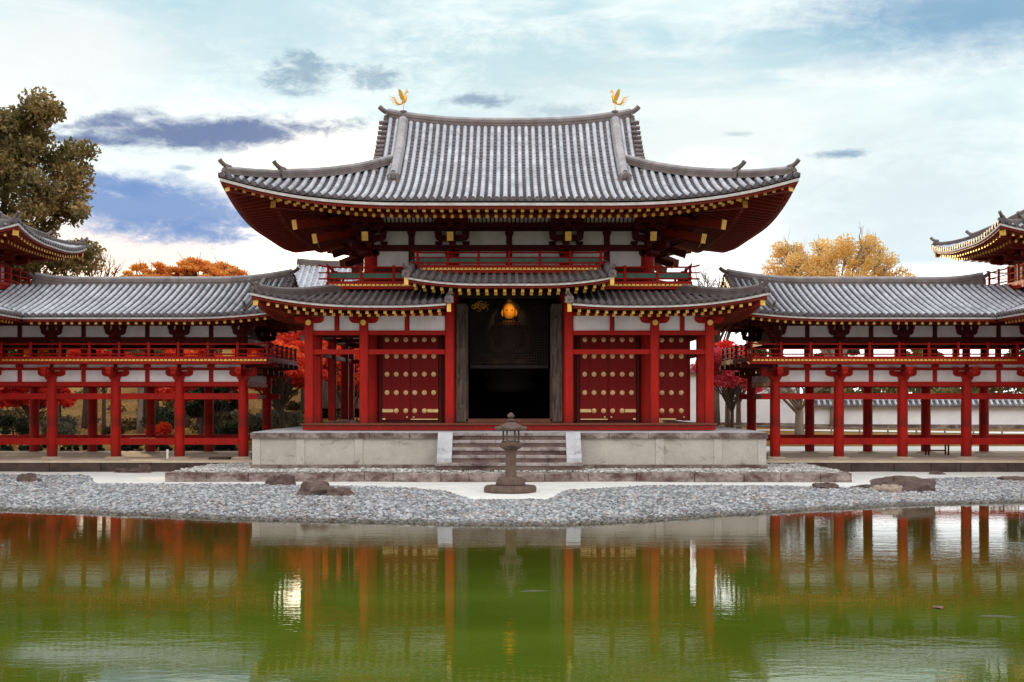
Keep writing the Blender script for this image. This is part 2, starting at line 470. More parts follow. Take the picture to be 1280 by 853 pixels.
# ------------------------------------------------------------------ small architecture
def arm(mb, c, half, h, w, axis='x', mi=0, z=0):
    """boat-shaped bracket arm centred on c, bottom curved up at the ends"""
    x, y, z = c; b = half
    poly = [(-b, h), (-b, h*.55), (-b*.93, h*.28), (-b*.80, h*.08), (-b*.62, 0), (b*.62, 0), (b*.80, h*.08), (b*.93, h*.28), (b, h*.55), (b, h)]
    if axis == 'x': mb.prism([(x+a, z+q) for a, q in poly], y-w/2, y+w/2, mi)
    else: mb.prism([(y+a, z+q) for a, q in poly], x-w/2, x+w/2, mi, axis='x')
def block(mb, c, w, h, mi=0):
    x, y, z = c
    a = w/2; b = w/2*.72
    vs = [(x-b,y-b,z),(x+b,y-b,z),(x+b,y+b,z),(x-b,y+b,z)]+[(x-a,y-a,z+h*.45),(x+a,y-a,z+h*.45),(x+a,y+a,z+h*.45),(x-a,y+a,z+h*.45)]+[(x-a,y-a,z+h),(x+a,y-a,z+h),(x+a,y+a,z+h),(x-a,y+a,z+h)]
    fs = [(3,2,1,0),(8,9,10,11)]
    for r in (0, 4):
        for i in range(4):
            j = (i+1) % 4; fs.append((r+i, r+j, r+4+j, r+4+i))
    mb.add(vs, fs, mi)
def bracket_simple(depth=0., half=.46):
    mb = MB()
    block(mb, (0, 0, 0), .42, .22)
    arm(mb, (0, 0, .16), half, .20, .17)
    for dx in (-half*.8, 0, half*.8): block(mb, (dx, 0, .36), .23, .16)
    if depth:
        arm(mb, (0, -depth/2+.1, .16), depth/2+.2, .20, .17, 'y')
        block(mb, (0, -depth, .36), .23, .16)
    return mb
def column_mesh(r, h, square=False):
    mb = MB()
    if square: mb.bbox(-r, r, -r, r, 0, h, .035)
    else: mb.lathe((0, 0, 0), [(r, 0), (r, h*.75), (r*.93, h*.97), (r*.88, h)], 16)
    return mb

def balcony(parent, path, z, rail_h, gap_w=.55, green=True, gold=True, deck_in=.0, over=.35, side_gold=True):
    """path: polyline of xy (outer edge). z: deck top. creates part railing with sub-parts, deck edge"""
    bal = MB()
    for (x0, y0), (x1, y1) in zip(path[:-1], path[1:]):
        bal.beam((x0, y0, z-.09), (x1, y1, z-.09), .16, .16)
        bal.beam((x0, y0, z-.235), (x1, y1, z-.235), .11, .12)
    root = bal.build('balcony', M['red'], parent)
    rails = [(rail_h, .055), (rail_h*.60, .045), (rail_h*.16, .055)]
    for hgt, w in rails:
        mb = MB()
        for k, ((x0, y0), (x1, y1)) in enumerate(zip(path[:-1], path[1:])):
            d = Vector((x1-x0, y1-y0, 0)).normalized()*over
            e0 = Vector((x0, y0, z+hgt)) - d; e1 = Vector((x1, y1, z+hgt))+d
            L = (e1-e0).length
            pts = [e0+(e1-e0)*t for t in (0, .18/L, .4/L, 1-.4/L, 1-.18/L, 1)]
            if hgt > rail_h*.9:
                pts[0].z += .08; pts[1].z += .03; pts[-2].z += .03; pts[-1].z += .08
            mb.tube(pts, w/2*1.2, 6)
        mb.build('rail', M['red'], root)
    pm = MB(); pm.bbox(-.045, .045, -.045, .045, 0, rail_h, .01); pm.bbox(-.06, .06, -.06, .06, rail_h, rail_h+.07, .02)
    pme = template(pm, 'baluster', M['red'])
    for (x0, y0), (x1, y1) in zip(path[:-1], path[1:]):
        L = math.hypot(x1-x0, y1-y0); n = max(1, round(L/gap_w/1.9))
        for i in range(n+1):
            t = i/n
            if i == n and (x1, y1) != path[-1]: continue
            place('post', pme, (x0+(x1-x0)*t, y0+(y1-y0)*t, z), root)
    if green:
        mb = MB()
        for (x0, y0), (x1, y1) in zip(path[:-1], path[1:]):
            mb.beam((x0, y0, z+rail_h*.38), (x1, y1, z+rail_h*.38), .02, rail_h*.36)
        mb.build('infill_board', M['green'], root)
    if gold:
        for (x0, y0), (x1, y1) in zip(path[:-1], path[1:]):
            mb = MB()
            if not side_gold and abs(x1-x0) < .1: continue
            L = math.hypot(x1-x0, y1-y0); n = int(L/.15); d = Vector((x1-x0, y1-y0, 0))/L
            nv = Vector((d.y, -d.x, 0)); ln_ = []
            for i in range(n):
                c = Vector((x0, y0, z-.19))+d*i*L/n; q = d*L/n
                ln_ += [c+nv*.075, c+q*.30+nv*.075, c+q*.301+nv*.115, c+q*.999+nv*.115]
            vs = []; fs = []
            for p in ln_: vs += [p, p+Vector((0, 0, .072)), p-nv*.02, p-nv*.02+Vector((0, 0, .072))]
            for i in range(len(ln_)-1):
                e = 4*i; fs += [(e, e+4, e+5, e+1), (e+1, e+5, e+7, e+3), (e+2, e+6, e+4, e)]
            mb.add(vs, fs, 0)
            mb.build('gilt_joist_ends', M['gold'], root)
    return root

# ================================================================== CAMERA
cam = bpy.data.cameras.new('camera'); co = bpy.data.objects.new('camera', cam); COL.objects.link(co)
CZ = 3.0
co.location = (0, 0, CZ); co.rotation_euler = (R(90), 0, 0)
cam.lens = 45; cam.sensor_width = 36; cam.shift_x = 3.5/1280; cam.shift_y = 73.5/1280
cam.clip_end = 3000; cam.clip_start = .1
SC.camera = co

# ================================================================== CENTRAL HALL
HY = 51.4                    # depth of the hall's centre line
hall = thing('temple_hall', 'large vermilion and white temple hall with sweeping double tiled roof and open dark doorway', 'temple', (0, HY, 1.91))
W, H = 9.73, 8.55
def main_prof(s): return .162*s+.0403*s*s
def main_lift(x, y, d):
    ca = max(0, (abs(x)-3)/(W-3)); cb = max(0, (abs(y)-(H-6.73))/6.73)
    lo_, hi_ = min(ca, cb, 1.05), min(max(ca, cb, .02), 1.05)
    l = .84*lo_**2.5/hi_**1.3
    t = max(0, ((H-abs(y))/8.3-.5)/.5)
    if abs(x) < 5.6: l += .42*(abs(x)/5.1)**2.6*min(1.03, t)**1.8
    return l
RF = Roof(0, HY, W, H, 9.70, main_prof, main_lift)
GX = 4.95                    # gable plane
mb = MB()
tiles(mb, RF, 'F', -W+.12, W-.12, lambda u: 0, lambda u: 8.35 if abs(u) <= GX else W-abs(u), .272, .078, .24, 14)
tiles(mb, RF, 'B', -W+.12, W-.12, lambda u: 0, lambda u: 8.35 if abs(u) <= GX else W-abs(u), .272, .078, .9, 8)
for sd in 'LR':
    tiles(mb, RF, sd, -H+.12, H-.12, lambda u: 0, lambda u: min(W-GX+.35, H-abs(u)), .272, .078, .4, 8)
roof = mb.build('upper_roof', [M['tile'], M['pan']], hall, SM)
# gable end short tiles and boards
for sx in (-1, 1):
    for fb in ('F', 'B'):
        mb = MB()
        for k in range(14):
            d = 4.5+k*.275
            p = RF.P(fb, sx*GX*(1 if fb == 'F' else -1), d, .05)
            mb.tube([(p.x-sx*.1, p.y, p.z), (p.x+sx*.22, p.y, p.z-.02)], .085, 8)
        mb.build('gable_edge_tiles', M['ridge'], roof, SM)
    for fb in ('F', 'B'):
        mb = MB()
        pts = [RF.P(fb, (sx if fb == 'F' else -sx)*(GX+.05), 4.2+i*.5, -.24) for i in range(9)]
        mb.sweep(pts, RECT(.08, .34)); mb.build('bargeboard', M['red_eave'], roof)
    mb = MB(); xg = sx*(GX-.55)
    zb = RF.P('L', 0, W-GX+.3).z-.1; ys = 3.6
    top = RF.P('F', 0, 8.3).z-.1
    pl = [(HY-ys, zb-.6), (HY+ys, zb-.6)]+[(HY+ys*(1-i/5), zb+(top-zb)*((i/5)**1.3)) for i in range(6)]+[(HY-ys*(1-i/5), zb+(top-zb)*((i/5)**1.3)) for i in range(4, -1, -1)]
    mb.prism(pl, xg-.04, xg+.04, 0, axis='x')
    mb.build('gable_wall', M['plaster'], roof)
# main ridge
pts = []
for i in range(33):
    x = -4.88+9.76*i/32; pts.append((x, HY, 13.78+.42*(abs(x)/5.1)**2.6))
mb = MB(); mb.sweep(pts, ridge_prof(.46, .46)); mb.build('main_ridge', M['ridge'], roof)
mb = MB(); mb.tube([(p[0], p[1], p[2]+.45) for p in pts], .10, 8); mb.build('ridge_cap', M['ridge_cap'], roof, SM)
for sx in (-1, 1):
    oni('ridge_end_tile', (sx*4.89, HY, 14.17), 0 if sx > 0 else PI, .46, roof)
# descending ridges and hip ridges
for sx in (-1, 1):
    for fb in ('F', 'B'):
        u = sx*4.22*(1 if fb == 'F' else -1)
        pts = [RF.P(fb, u, 3.75+i*(8.2-3.75)/12, .02) for i in range(13)]
        mb = MB(); mb.sweep(pts, [(-.19, 0), (.19, 0), (.19, .20), (.12, .32), (0, .36), (-.12, .32), (-.19, .20)])
        mb.build('descending_ridge', M['ridge_cap'], roof, SM)
        p = pts[0]; oni('ridge_end_tile', (p.x, p.y+(-.02 if fb == 'F' else .02), p.z+.04), -PI/2 if fb == 'F' else PI/2, .42, roof, horn=False)
        def hip(t, dz=0):
            x = sx*(W-t); y = HY+(-1 if fb == 'F' else 1)*(H-t)
            return Vector((x, y, RF.z0+main_prof(t)+main_lift(x, y-HY, t)+dz))
        yaw = math.atan2(-1 if fb == 'F' else 1, sx)
        pts = [hip(1.75+i*(5.3-1.75)/14, .02) for i in range(15)]
        mb = MB(); mb.sweep(pts, ridge_prof(.34, .28)); mb.build('hip_ridge', M['ridge'], roof)
        mb = MB(); mb.tube([p+Vector((0, 0, .28)) for p in pts], .08, 8); mb.build('ridge_cap', M['ridge_cap'], roof, SM)
        oni('ridge_end_tile', pts[0]+Vector((0, 0, .05)), yaw, .40, roof)
        pts = [hip(.2+i*1.5/7, .02) for i in range(8)]
        mb = MB(); mb.sweep(pts, ridge_prof(.32, .24)); mb.build('hip_ridge', M['ridge'], roof)
        mb = MB(); mb.tube([p+Vector((0, 0, .24)) for p in pts], .075, 8); mb.build('ridge_cap', M['ridge_cap'], roof, SM)
        oni('ridge_end_tile', pts[0]+Vector((0, 0, .02)), yaw, .36, roof)
# eave boards, soffit, rafters
FL = 1.5
def zfly(d): return -.33+.07*d
def zbase(d): return -.45+.07*FL+.19*(d-FL)
lims = {'F': lambda u: W-abs(u), 'B': lambda u: W-abs(u), 'L': lambda u: H-abs(u), 'R': lambda u: H-abs(u)}
for sd in 'FLRB':
    E = W if sd in 'FB' else H
    mb = MB(); mb.sweep(edge_pts(RF, sd, -E+.04, E-.04, .07, -.155, 40), RECT(.10, .09)); mb.build('eave_edge_board', M['fascia'], roof)
    mb = MB(); mb.sweep(edge_pts(RF, sd, -E+.1, E-.1, .16, -.255, 40), RECT(.14, .12))
    pts = []
    for i in range(41):
        u = (-E+FL)+(2*E-2*FL)*i/40; x, y = RF.xy(sd, u, FL+.05); pts.append((x, y, RF.z0+zfly(FL)-.08+main_lift(x, y-HY, FL)))
    mb.sweep(pts, RECT(.12, .14)); mb.build('eave_beam', M['red_eave'], roof)
mb = MB()
for sd in 'FLRB':
    E = W if sd in 'FB' else H
    soffit(mb, RF, sd, -E+.05, E-.05, .12, FL+.1, lambda d: zfly(d)+.062, lims[sd], 60, 4)
    soffit(mb, RF, sd, -E+.05, E-.05, FL, 4.7, lambda d: zbase(d)+.07, lims[sd], 60, 5)
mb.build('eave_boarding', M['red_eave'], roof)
rafter_row('flying_rafter', RF, 'F', -W+.35, W-.35, .305, .30, FL-.28, .105, zfly, 'square', roof, lims['F'])
rafter_row('base_rafter', RF, 'F', -W+.35, W-.35, .305, FL-.02, 3.1, .12, zbase, 'round', roof, lims['F'])
for sd in 'LR':
    rafter_row('side_rafters', RF, sd, -H+.35, H-.35, .305, .30, FL-.28, .105, zfly, 'square', roof, lims[sd], True)
    rafter_row('side_rafters', RF, sd, -H+1.7, H-1.7, .305, FL-.02, 3.1, .12, zbase, 'square', roof, lims[sd], True)
for sx in (-1, 1):
    for sy in (-1, 1):
        mb = MB()
        def cp(t, z): x = sx*(W-t); y = HY+sy*(H-t); return (x, y, RF.z0+z+main_lift(x, y-HY, t))
        mb.sweep([cp(.25+i*.25, -.35+.03*i) for i in range(8)], RECT(.24, .26), 0)
        mb.sweep([cp(1.55+i*.4, -.50+.07*i) for i in range(9)], RECT(.26, .30), 0)
        for t, z, s_ in ((.242, -.35, .27), (1.542, -.50, .30)):
            a = Vector(cp(t, z)); b = Vector(cp(t+.008, z)); mb.sweep([a, b], RECT(s_, s_), 1)
        mb.build('corner_rafter', [M['red_eave'], M['gold']], roof)

# moya (upper body) geometry
MX = [-5.13, -2.10, 2.10, 5.13]; MY = [47.45, 51.4, 55.35]
cm = template(column_mesh(.27, 6.5), 'column', M['red'], SM)
for x in MX: place('round_column', cm, (x, 47.45, 2.1), hall); place('round_column', cm, (x, 55.35, 2.1), hall)
for x in (-5.13, 5.13): place('round_column', cm, (x, 51.4, 2.1), hall)
mb = MB()     # upper beams
YF, YB = 47.45, 55.35
def ring_beam(name, z0, z1, w, m_='red_dark', ov=.0):
    mb = MB()
    mb.box(-5.13-ov, 5.13+ov, YF-w/2, YF+w/2, z0, z1); mb.box(-5.13-ov, 5.13+ov, YB-w/2, YB+w/2, z0, z1)
    mb.box(-5.13-w/2+.003, -5.13+w/2-.003, YF+w/2, YB-w/2, z0, z1); mb.box(5.13-w/2+.003, 5.13+w/2-.003, YF+w/2, YB-w/2, z0, z1)
    return mb.build(name, M[m_], hall)
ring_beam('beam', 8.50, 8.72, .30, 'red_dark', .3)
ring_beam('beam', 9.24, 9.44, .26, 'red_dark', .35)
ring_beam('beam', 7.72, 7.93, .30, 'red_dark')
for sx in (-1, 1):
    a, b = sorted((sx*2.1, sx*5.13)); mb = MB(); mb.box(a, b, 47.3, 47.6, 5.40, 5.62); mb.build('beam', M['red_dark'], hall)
    mb = MB(); mb.box(sx*5.13-.147, sx*5.13+.147, 47.6, 55.2, 5.40, 5.62); mb.build('beam', M['red_dark'], hall)
# white panels, upper rows
def wall_row(z0, z1, xs, y, gapf, name='wall_panel', parent=hall, m_='plaster'):
    for a, b in zip(xs[:-1], xs[1:]):
        mb = MB(); mb.box(a+gapf, b-gapf, y-.04, y+.04, z0, z1); mb.build(name, M[m_], parent)
mids = [-5.13, -3.615, -2.10, 0, 2.10, 3.615, 5.13]
for z0, z1 in ((7.93, 8.50), (8.74, 9.24)):
    wall_row(z0, z1, mids, YF, .10); 
    for sx in (-1, 1):
        mb = MB(); mb.box(sx*5.13-.04, sx*5.13+.04, YF+.2, YB-.2, z0, z1); mb.build('wall_panel', M['plaster'], hall)
mb = MB(); mb.box(-5.1, 5.1, YB-.03, YB+.03, 5.6, 9.24); mb.build('wall_panel', M['plaster'], hall)
st = MB(); st.bbox(-.11, .11, -.075, .075, 0, 1.32, .01); stm = template(st, 'strut', M['red_dark'])
for x in (-3.615, 0, 3.615): place('strut', stm, (x, YF-.03, 7.93), hall)
for x in (-3.615, 0, 3.615):
    mb = MB(); block(mb, (x, YF-.1, 9.06), .30, .18); mb.build('bearing_block', M['red_dark'], hall)

# three-stepped bracket clusters
def cluster(tail=True, side_arms=True, corner=False):
    mb = MB()          # local: outward is -Y, z=0 at column top
    block(mb, (0, 0, -.02), .52, .26)
    zz = [.20, .52, .84]
    for k, z in enumerate(zz):
        reach = .52*(k+1)
        arm(mb, (0, -(reach)/2+.1, z), reach/2+.25, .24, .19, 'y')
        yk = -.52*k
        if side_arms:
            half = .62 if k < 2 else .58
            arm(mb, (0, yk, z+.0), half, .22, .17)
            for dx in (-half*.82, 0, half*.82): block(mb, (dx, yk, z+.22), .26, .14)
        block(mb, (0, -reach, z+.23), .27, .16)
    if side_arms:
        arm(mb, (0, -1.56, 1.06), .62, .22, .17)
        for dx in (-.5, 0, .5): block(mb, (dx, -1.56, 1.27), .25, .13)
    # tail rafter with gilt end plate
    if tail:
        p0 = Vector((0, -1.95, .52)); p1 = Vector((0, .3, 1.25)); d = (p1-p0).normalized()
        mb.beam(p0, p1, .20, .26); mb.beam(p0-d*.012, p0+d*.002, .225, .33, 1)
    return mb
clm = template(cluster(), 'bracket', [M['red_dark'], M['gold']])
clc = template(cluster(tail=False, side_arms=False), 'bracket_diag', [M['red_dark'], M['gold']])
BZ = 8.30
for x in (-2.10, 2.10): place('bracket_cluster', clm, (x, YF, BZ), hall)
for x in (-2.10, 2.10): place('bracket_cluster', clm, (x, YB, BZ), hall, (0, 0, PI))
for sx in (-1, 1):
    place('bracket_cluster', clm, (sx*5.13, 51.4, BZ), hall, (0, 0, sx*PI/2))
    for y, fy in ((YF, -1), (YB, 1)):
        place('bracket_cluster', clm, (sx*5.13, y, BZ), hall, (0, 0, 0 if fy < 0 else PI))
        place('bracket_cluster', clm, (sx*5.13, y, BZ), hall, (0, 0, sx*PI/2))
        ang = math.atan2(sx, -fy)    # rotate -Y to the diagonal
        place('corner_bracket_arm', clc, (sx*5.13, y, BZ), hall, (0, 0, math.atan2(sx, 1) if fy < 0 else PI-math.atan2(sx, 1)), (1, 1.42, 1))
        # long diagonal tail rafters
        for k, (rch, z) in enumerate(((2.55, .43), (3.42, .84))):
            mb = MB(); dv = Vector((sx, fy, 0)).normalized()
            c0 = Vector((sx*5.13, y, BZ)); p0 = c0+dv*rch+Vector((0, 0, z+.02)); p1 = c0+Vector((0, 0, z+.62)); d = (p1-p0).normalized()
            mb.beam(p0, p1, .24, .28, 0); mb.beam(p0-d*.012, p0+d*.002, .26, .34, 1)
            mb.build('diagonal_tail_rafter', [M['red_eave'], M['gold']], hall)
# eave purlin
OV = 1.56
mb = MB()
for (a, b) in (((-5.13-OV-.6, YF-OV), (5.13+OV+.6, YF-OV)), ((-5.13-OV-.6, YB+OV), (5.13+OV+.6, YB+OV)), ((-5.13-OV, YF-OV-.6), (-5.13-OV, YB+OV+.6)), ((5.13+OV, YF-OV-.6), (5.13+OV, YB+OV+.6))):
    mb.beam((*a, BZ+1.49), (*b, BZ+1.49), .20, .22)
mb.build('eave_purlin', M['red_dark'], hall)
# small coved ceiling: pale boards with red ribs between purlin and wall
mb = MB(); mb2 = MB()
for i in range(74):
    x = -5.5+i*11/73
    pts = [(x, YF-1.50, BZ+1.46), (x, YF-1.15, BZ+1.30), (x, YF-.98, BZ+1.10)]
    mb2.sweep(pts, RECT(.05, .05))
mb.add([(-5.6, YF-1.50, BZ+1.50), (5.6, YF-1.50, BZ+1.50), (5.6, YF-1.12, BZ+1.34), (-5.6, YF-1.12, BZ+1.34), (5.6, YF-.94, BZ+1.12), (-5.6, YF-.94, BZ+1.12)], [(0, 1, 2, 3), (3, 2, 4, 5)])
mb.build('coved_board', M['plaster'], hall); mb2.build('cove_ribs', M['red_dark'], hall)
mb = MB(); mb.box(-5.7, 5.7, YF-1.05, YF-.9, BZ+1.0, BZ+1.12); mb.build('beam', M['red_dark'], hall)
mb = MB(); mb.box(-5.5, 5.5, YF-.9, YB+.9, 9.78, 9.84); mb.build('ceiling', M['dark'], hall)

# --- balconies around the upper body
balcony(hall, [(-6.55, 50.5), (-6.55, 46.35), (-3.0, 46.35)], 7.30, .50, .55)
balcony(hall, [(3.0, 46.35), (6.55, 46.35), (6.55, 50.5)], 7.30, .50, .55)
balcony(hall, [(-3.30, 46.10), (3.30, 46.10)], 7.86, .44, .55, over=.22)
mb = MB(); mb.box(-6.5, -3.35, 46.4, 47.3, 7.16, 7.26); mb.box(3.35, 6.5, 46.4, 47.3, 7.16, 7.26); mb.box(-3.25, 3.25, 46.2, 47.3, 7.72, 7.82)
mb.box(-6.5, -5.4, 47.3, 55.4, 7.16, 7.26); mb.box(5.4, 6.5, 47.3, 55.4, 7.16, 7.26)
mb.build('balcony_deck', M['red_dark'], hall)
mb = MB(); mb.box(-5.0, -3.3, 47.40, 47.46, 6.9, 7.72); mb.box(3.3, 5.0, 47.40, 47.46, 6.9, 7.72); mb.box(-3.25, 3.25, 47.0, 47.1, 6.9, 7.72); mb.build('wall_board', M['red_dark'], hall)
mb = MB()
for sx in (-1, 1): mb.box(sx*5.13-.04, sx*5.13+.04, 47.7, 55.1, 5.6, 7.72)
mb.build('wall_board', M['red_dark'], hall)

# --- lower pent roofs
LW, LH = 8.89, 7.70
def low_prof(s): return .17*s+.020*s*s
def low_lift(x, y, d):
    ca = max(0, (abs(x)-4.6)/(LW-4.6)); cb = max(0, (abs(y)-(LH-4.3))/4.3)
    l = .46*min(ca, 1.05)**2.3*min(cb, 1.05)**2.3
    if y < -(LH-4) and abs(x) < 4.6: l += .10*max(0, (4.0-abs(x))/2.0)**2*max(0, 1-d/3.8)
    return l
LF = Roof(0, HY, LW, LH, 6.27, low_prof, low_lift)
def low_eaves(root, rf, sd, u0, u1, lim, one=False, pitch=.305, fl=.85, base=3.0):
    zf = lambda d: -.28+.06*d
    zb = lambda d: -.375+.06*fl+.12*(d-fl)
    mb = MB(); mb.sweep(edge_pts(rf, sd, u0+.02, u1-.02, .06, -.085, 24), RECT(.09, .085)); mb.build('eave_edge_board', M['fascia'], root)
    mb = MB(); mb.sweep(edge_pts(rf, sd, u0+.06, u1-.06, .14, -.175, 24), RECT(.12, .10)); mb.build('eave_beam', M['red_eave'], root)
    mb = MB(); soffit(mb, rf, sd, u0, u1, .1, fl+.1, lambda d: zf(d)+.055, lim, 30, 2); soffit(mb, rf, sd, u0, u1, fl, 3.7, lambda d: zb(d)+.06, lim, 30, 3)
    mb.build('eave_boarding', M['red_eave'], root)
    rafter_row('flying_rafter', rf, sd, u0+.12, u1-.12, pitch, .24, fl-.2, .095, zf, 'square', root, lim, one)
    rafter_row('base_rafter', rf, sd, u0+.12, u1-.12, pitch, fl-.02, base-fl, .10, zb, 'square', root, lim, one)
for sx, sd in ((-1, 'L'), (1, 'R')):
    mb = MB()
    u0, u1 = (-LW+.1, -2.12) if sx < 0 else (2.12, LW-.1)
    tiles(mb, LF, 'F', u0, u1, lambda u: 0, lambda u: min(3.78, LW-abs(u)), .272, .072, .24, 12)
    tiles(mb, LF, sd, -LH+.1, LH-.1, lambda u: 0, lambda u: min(3.78, LH-abs(u)), .272, .072, .4, 8)
    if sx < 0: tiles(mb, LF, 'B', -LW+.1, LW-.1, lambda u: 0, lambda u: min(3.78, LW-abs(u)), .272, .072, .9, 6)
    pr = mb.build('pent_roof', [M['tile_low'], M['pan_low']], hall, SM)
    low_eaves(pr, LF, 'F', -LW+.04 if sx < 0 else 2.14, -2.14 if sx < 0 else LW-.04, lambda u: LW-abs(u))
    low_eaves(pr, LF, sd, -LH+.04, LH-.04, lambda u: LH-abs(u), True)
    for fb, fy in (('F', -1), ('B', 1)):
        def hip(t, dz=0):
            x = sx*(LW-t); y = fy*(LH-t); return Vector((x, HY+y, LF.z0+low_prof(t)+low_lift(x, y, t)+dz))
        pts = [hip(.16+i*3.5/12, .02) for i in range(13)]
        mb = MB(); mb.sweep(pts, ridge_prof(.30, .26)); mb.build('hip_ridge', M['ridge'], pr)
        mb = MB(); mb.tube([p+Vector((0, 0, .26)) for p in pts], .06, 8); mb.build('ridge_cap', M['ridge_cap'], pr, SM)
        oni('ridge_end_tile', pts[0]+Vector((0, 0, .0)), math.atan2(fy, sx), .32, pr)
        mb = MB()
        a = [Vector((sx*(LW-t), HY+fy*(LH-t), LF.z0-.30+.05*t+low_lift(sx*(LW-t), fy*(LH-t), t))) for t in (.2, .9, 1.6, 2.4)]
        mb.sweep(a, RECT(.20, .2), 0); d = (a[1]-a[0]).normalized(); mb.sweep([a[0]-d*.03, a[0]+d*.02], RECT(.23, .24), 1); mb.build('corner_rafter', [M['red_eave'], M['gold']], pr)
    # inner end ridge of the pent roof with its ornament
    x = sx*2.06
    pts = [LF.P('F', x, i*3.7/8, .02) for i in range(9)]
    mb = MB(); mb.sweep(pts, ridge_prof(.24, .18)); mb.build('descending_ridge', M['ridge_cap'], pr)
    oni('ridge_end_tile', pts[0], -PI/2-.35*sx, .27, pr)
    mb = MB(); mb.sweep([LF.P('F', x, .1+i*.5, -.13) for i in range(8)], RECT(.08, .2)); p = LF.P('F', x, .06, -.22); mb.box(p.x-.07, p.x+.07, p.y-.02, p.y+.02, p.z-.14, p.z+.14, 1); mb.build('bargeboard', [M['red_eave'], M['gold']], pr)
# raised centre pent roof
def cen_lift(x, y, d): return .24*max(0, (abs(x)-.9)/2.65)**2.2
CF = Roof(0, HY, 3.55, LH, 7.02, lambda s: .17*s+.014*s*s, cen_lift)
mb = MB(); tiles(mb, CF, 'F', -3.50, 3.50, lambda u: 0, lambda u: 3.5, .272, .072, .24, 12)
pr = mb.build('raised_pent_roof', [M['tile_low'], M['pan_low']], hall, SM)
low_eaves(pr, CF, 'F', -3.52, 3.52, lambda u: 9)
for sx in (-1, 1):
    x = sx*3.52; pts = [CF.P('F', x, i*3.3/8, .02) for i in range(9)]
    mb = MB(); mb.sweep(pts, ridge_prof(.24, .16)); mb.build('descending_ridge', M['ridge_cap'], pr)
    oni('ridge_end_tile', pts[0], -PI/2+.5*sx, .27, pr)
    mb = MB(); mb.sweep([CF.P('F', x, .1+i*.5, -.13) for i in range(7)], RECT(.08, .2)); p = CF.P('F', x, .06, -.20); mb.box(p.x-.07, p.x+.07, p.y-.02, p.y+.02, p.z-.14, p.z+.14, 1); mb.build('bargeboard', [M['red_eave'], M['gold']], pr)
    mb = MB(); mb.prism([(44.7, 6.55), (47.3, 6.95), (47.3, 7.4), (44.7, 6.92)], sx*2.20-.03, sx*2.20+.03, axis='x'); mb.build('wall_board', M['red_dark'], hall)

# --- lower colonnade (square columns)
KX = [-7.10, -5.16, -2.12, 2.12, 5.16, 7.10]; KY = [45.5, 47.47, 51.4, 55.35, 57.3]
sq = template(column_mesh(.155, 3.72, True), 'column', M['red'])
cent = template(column_mesh(.155, 4.45, True), 'column', M['red'])
FZ = 2.16
for x in KX: place('square_column', cent if abs(x) < 3 else sq, (x, 45.5, FZ), hall)
for x in KX: place('square_column', sq, (x, 57.3, FZ), hall)
for x in (KX[0], KX[-1]):
    for y in KY[1:-1]: place('square_column', sq, (x, y, FZ), hall)
def hbeam(x0, x1, y, z0, z1, w=.16, m_='red', name='tie_beam'):
    mb = MB(); mb.box(x0, x1, y-w/2, y+w/2, z0, z1); return mb.build(name, M[m_], hall)
def ybeam(x, y0, y1, z0, z1, w=.16, m_='red', name='tie_beam'):
    mb = MB(); mb.box(x-w/2, x+w/2, y0, y1, z0, z1); return mb.build(name, M[m_], hall)
for a, b in ((-7.10, -2.12), (2.12, 7.10)):
    hbeam(a-(.3 if a < -6 else -.15), b+(.3 if b > 6 else -.15), 45.5, 5.30, 5.46, .2)
    hbeam(a, b, 45.5, 4.62, 4.79, .14)
    hbeam(a-.1, b+.1, 45.5, 6.0, 6.14, .22)
for y in (57.3,):
    hbeam(-7.1, 7.1, y, 5.30, 5.46); hbeam(-7.1, 7.1, y, 4.62, 4.79, .14)
for x in (-7.1, 7.1):
    ybeam(x, 45.55, 57.2, 5.30, 5.46); ybeam(x, 45.55, 57.2, 4.62, 4.79, .14); ybeam(x, 45.55, 57.2, 6.0, 6.14, .22)
for a, b in ((-7.1, -5.16), (-5.16, -2.12), (2.12, 5.16), (5.16, 7.1)):
    m_ = (a+b)/2
    for c, d in ((a, m_), (m_, b)):
        mb = MB(); mb.box(c+.1, d-.06, 45.46, 45.54, 5.46, 5.98); mb.build('wall_panel', M['plaster'], hall)
    mb = MB(); mb.bbox(m_-.07, m_+.07, 45.40, 45.55, 5.46, 6.0, .01); mb.build('strut', M['red'], hall)
hbr = MB(); block(hbr, (0, 0, -.02), .36, .16); arm(hbr, (0, -.02, .02), .52, .24, .16)
for dx in (-.42, .42): block(hbr, (dx, -.02, .12), .2, .12)
hbr.tube([(0, -.30, .03), (0, -.27, .03)], .10, 12, 1); hbr.beam((0, -.275, .03), (0, 0, .03), .13, .13)
hbm = template(hbr, 'bracket', [M['red'], M['gold']], SM)
for x in (-7.1, -5.16, 5.16, 7.1): place('bracket', hbm, (x, 45.5, 5.70), hall)
# curved corner brackets beams sticking out
for sx in (-1, 1):
    for y in KY[1:]:
        mb = MB(); arm(mb, (sx*7.1, y, 5.86), .45, .2, .16, 'y'); mb.build('bracket', M['red'], hall)
# rainbow beams across corridor (mokoshi to moya)
for x in (-5.16, 5.16, -2.12, 2.12): ybeam(x, 45.6, 47.3, 5.35, 5.5, .13, 'red_dark')
for sx in (-1, 1):
    for y in (47.47, 51.4, 55.35):
        mb = MB(); mb.box(min(sx*7.0, sx*5.3), max(sx*7.0, sx*5.3), y-.07, y+.07, 5.3, 5.45); mb.build('tie_beam', M['red_dark'], hall)
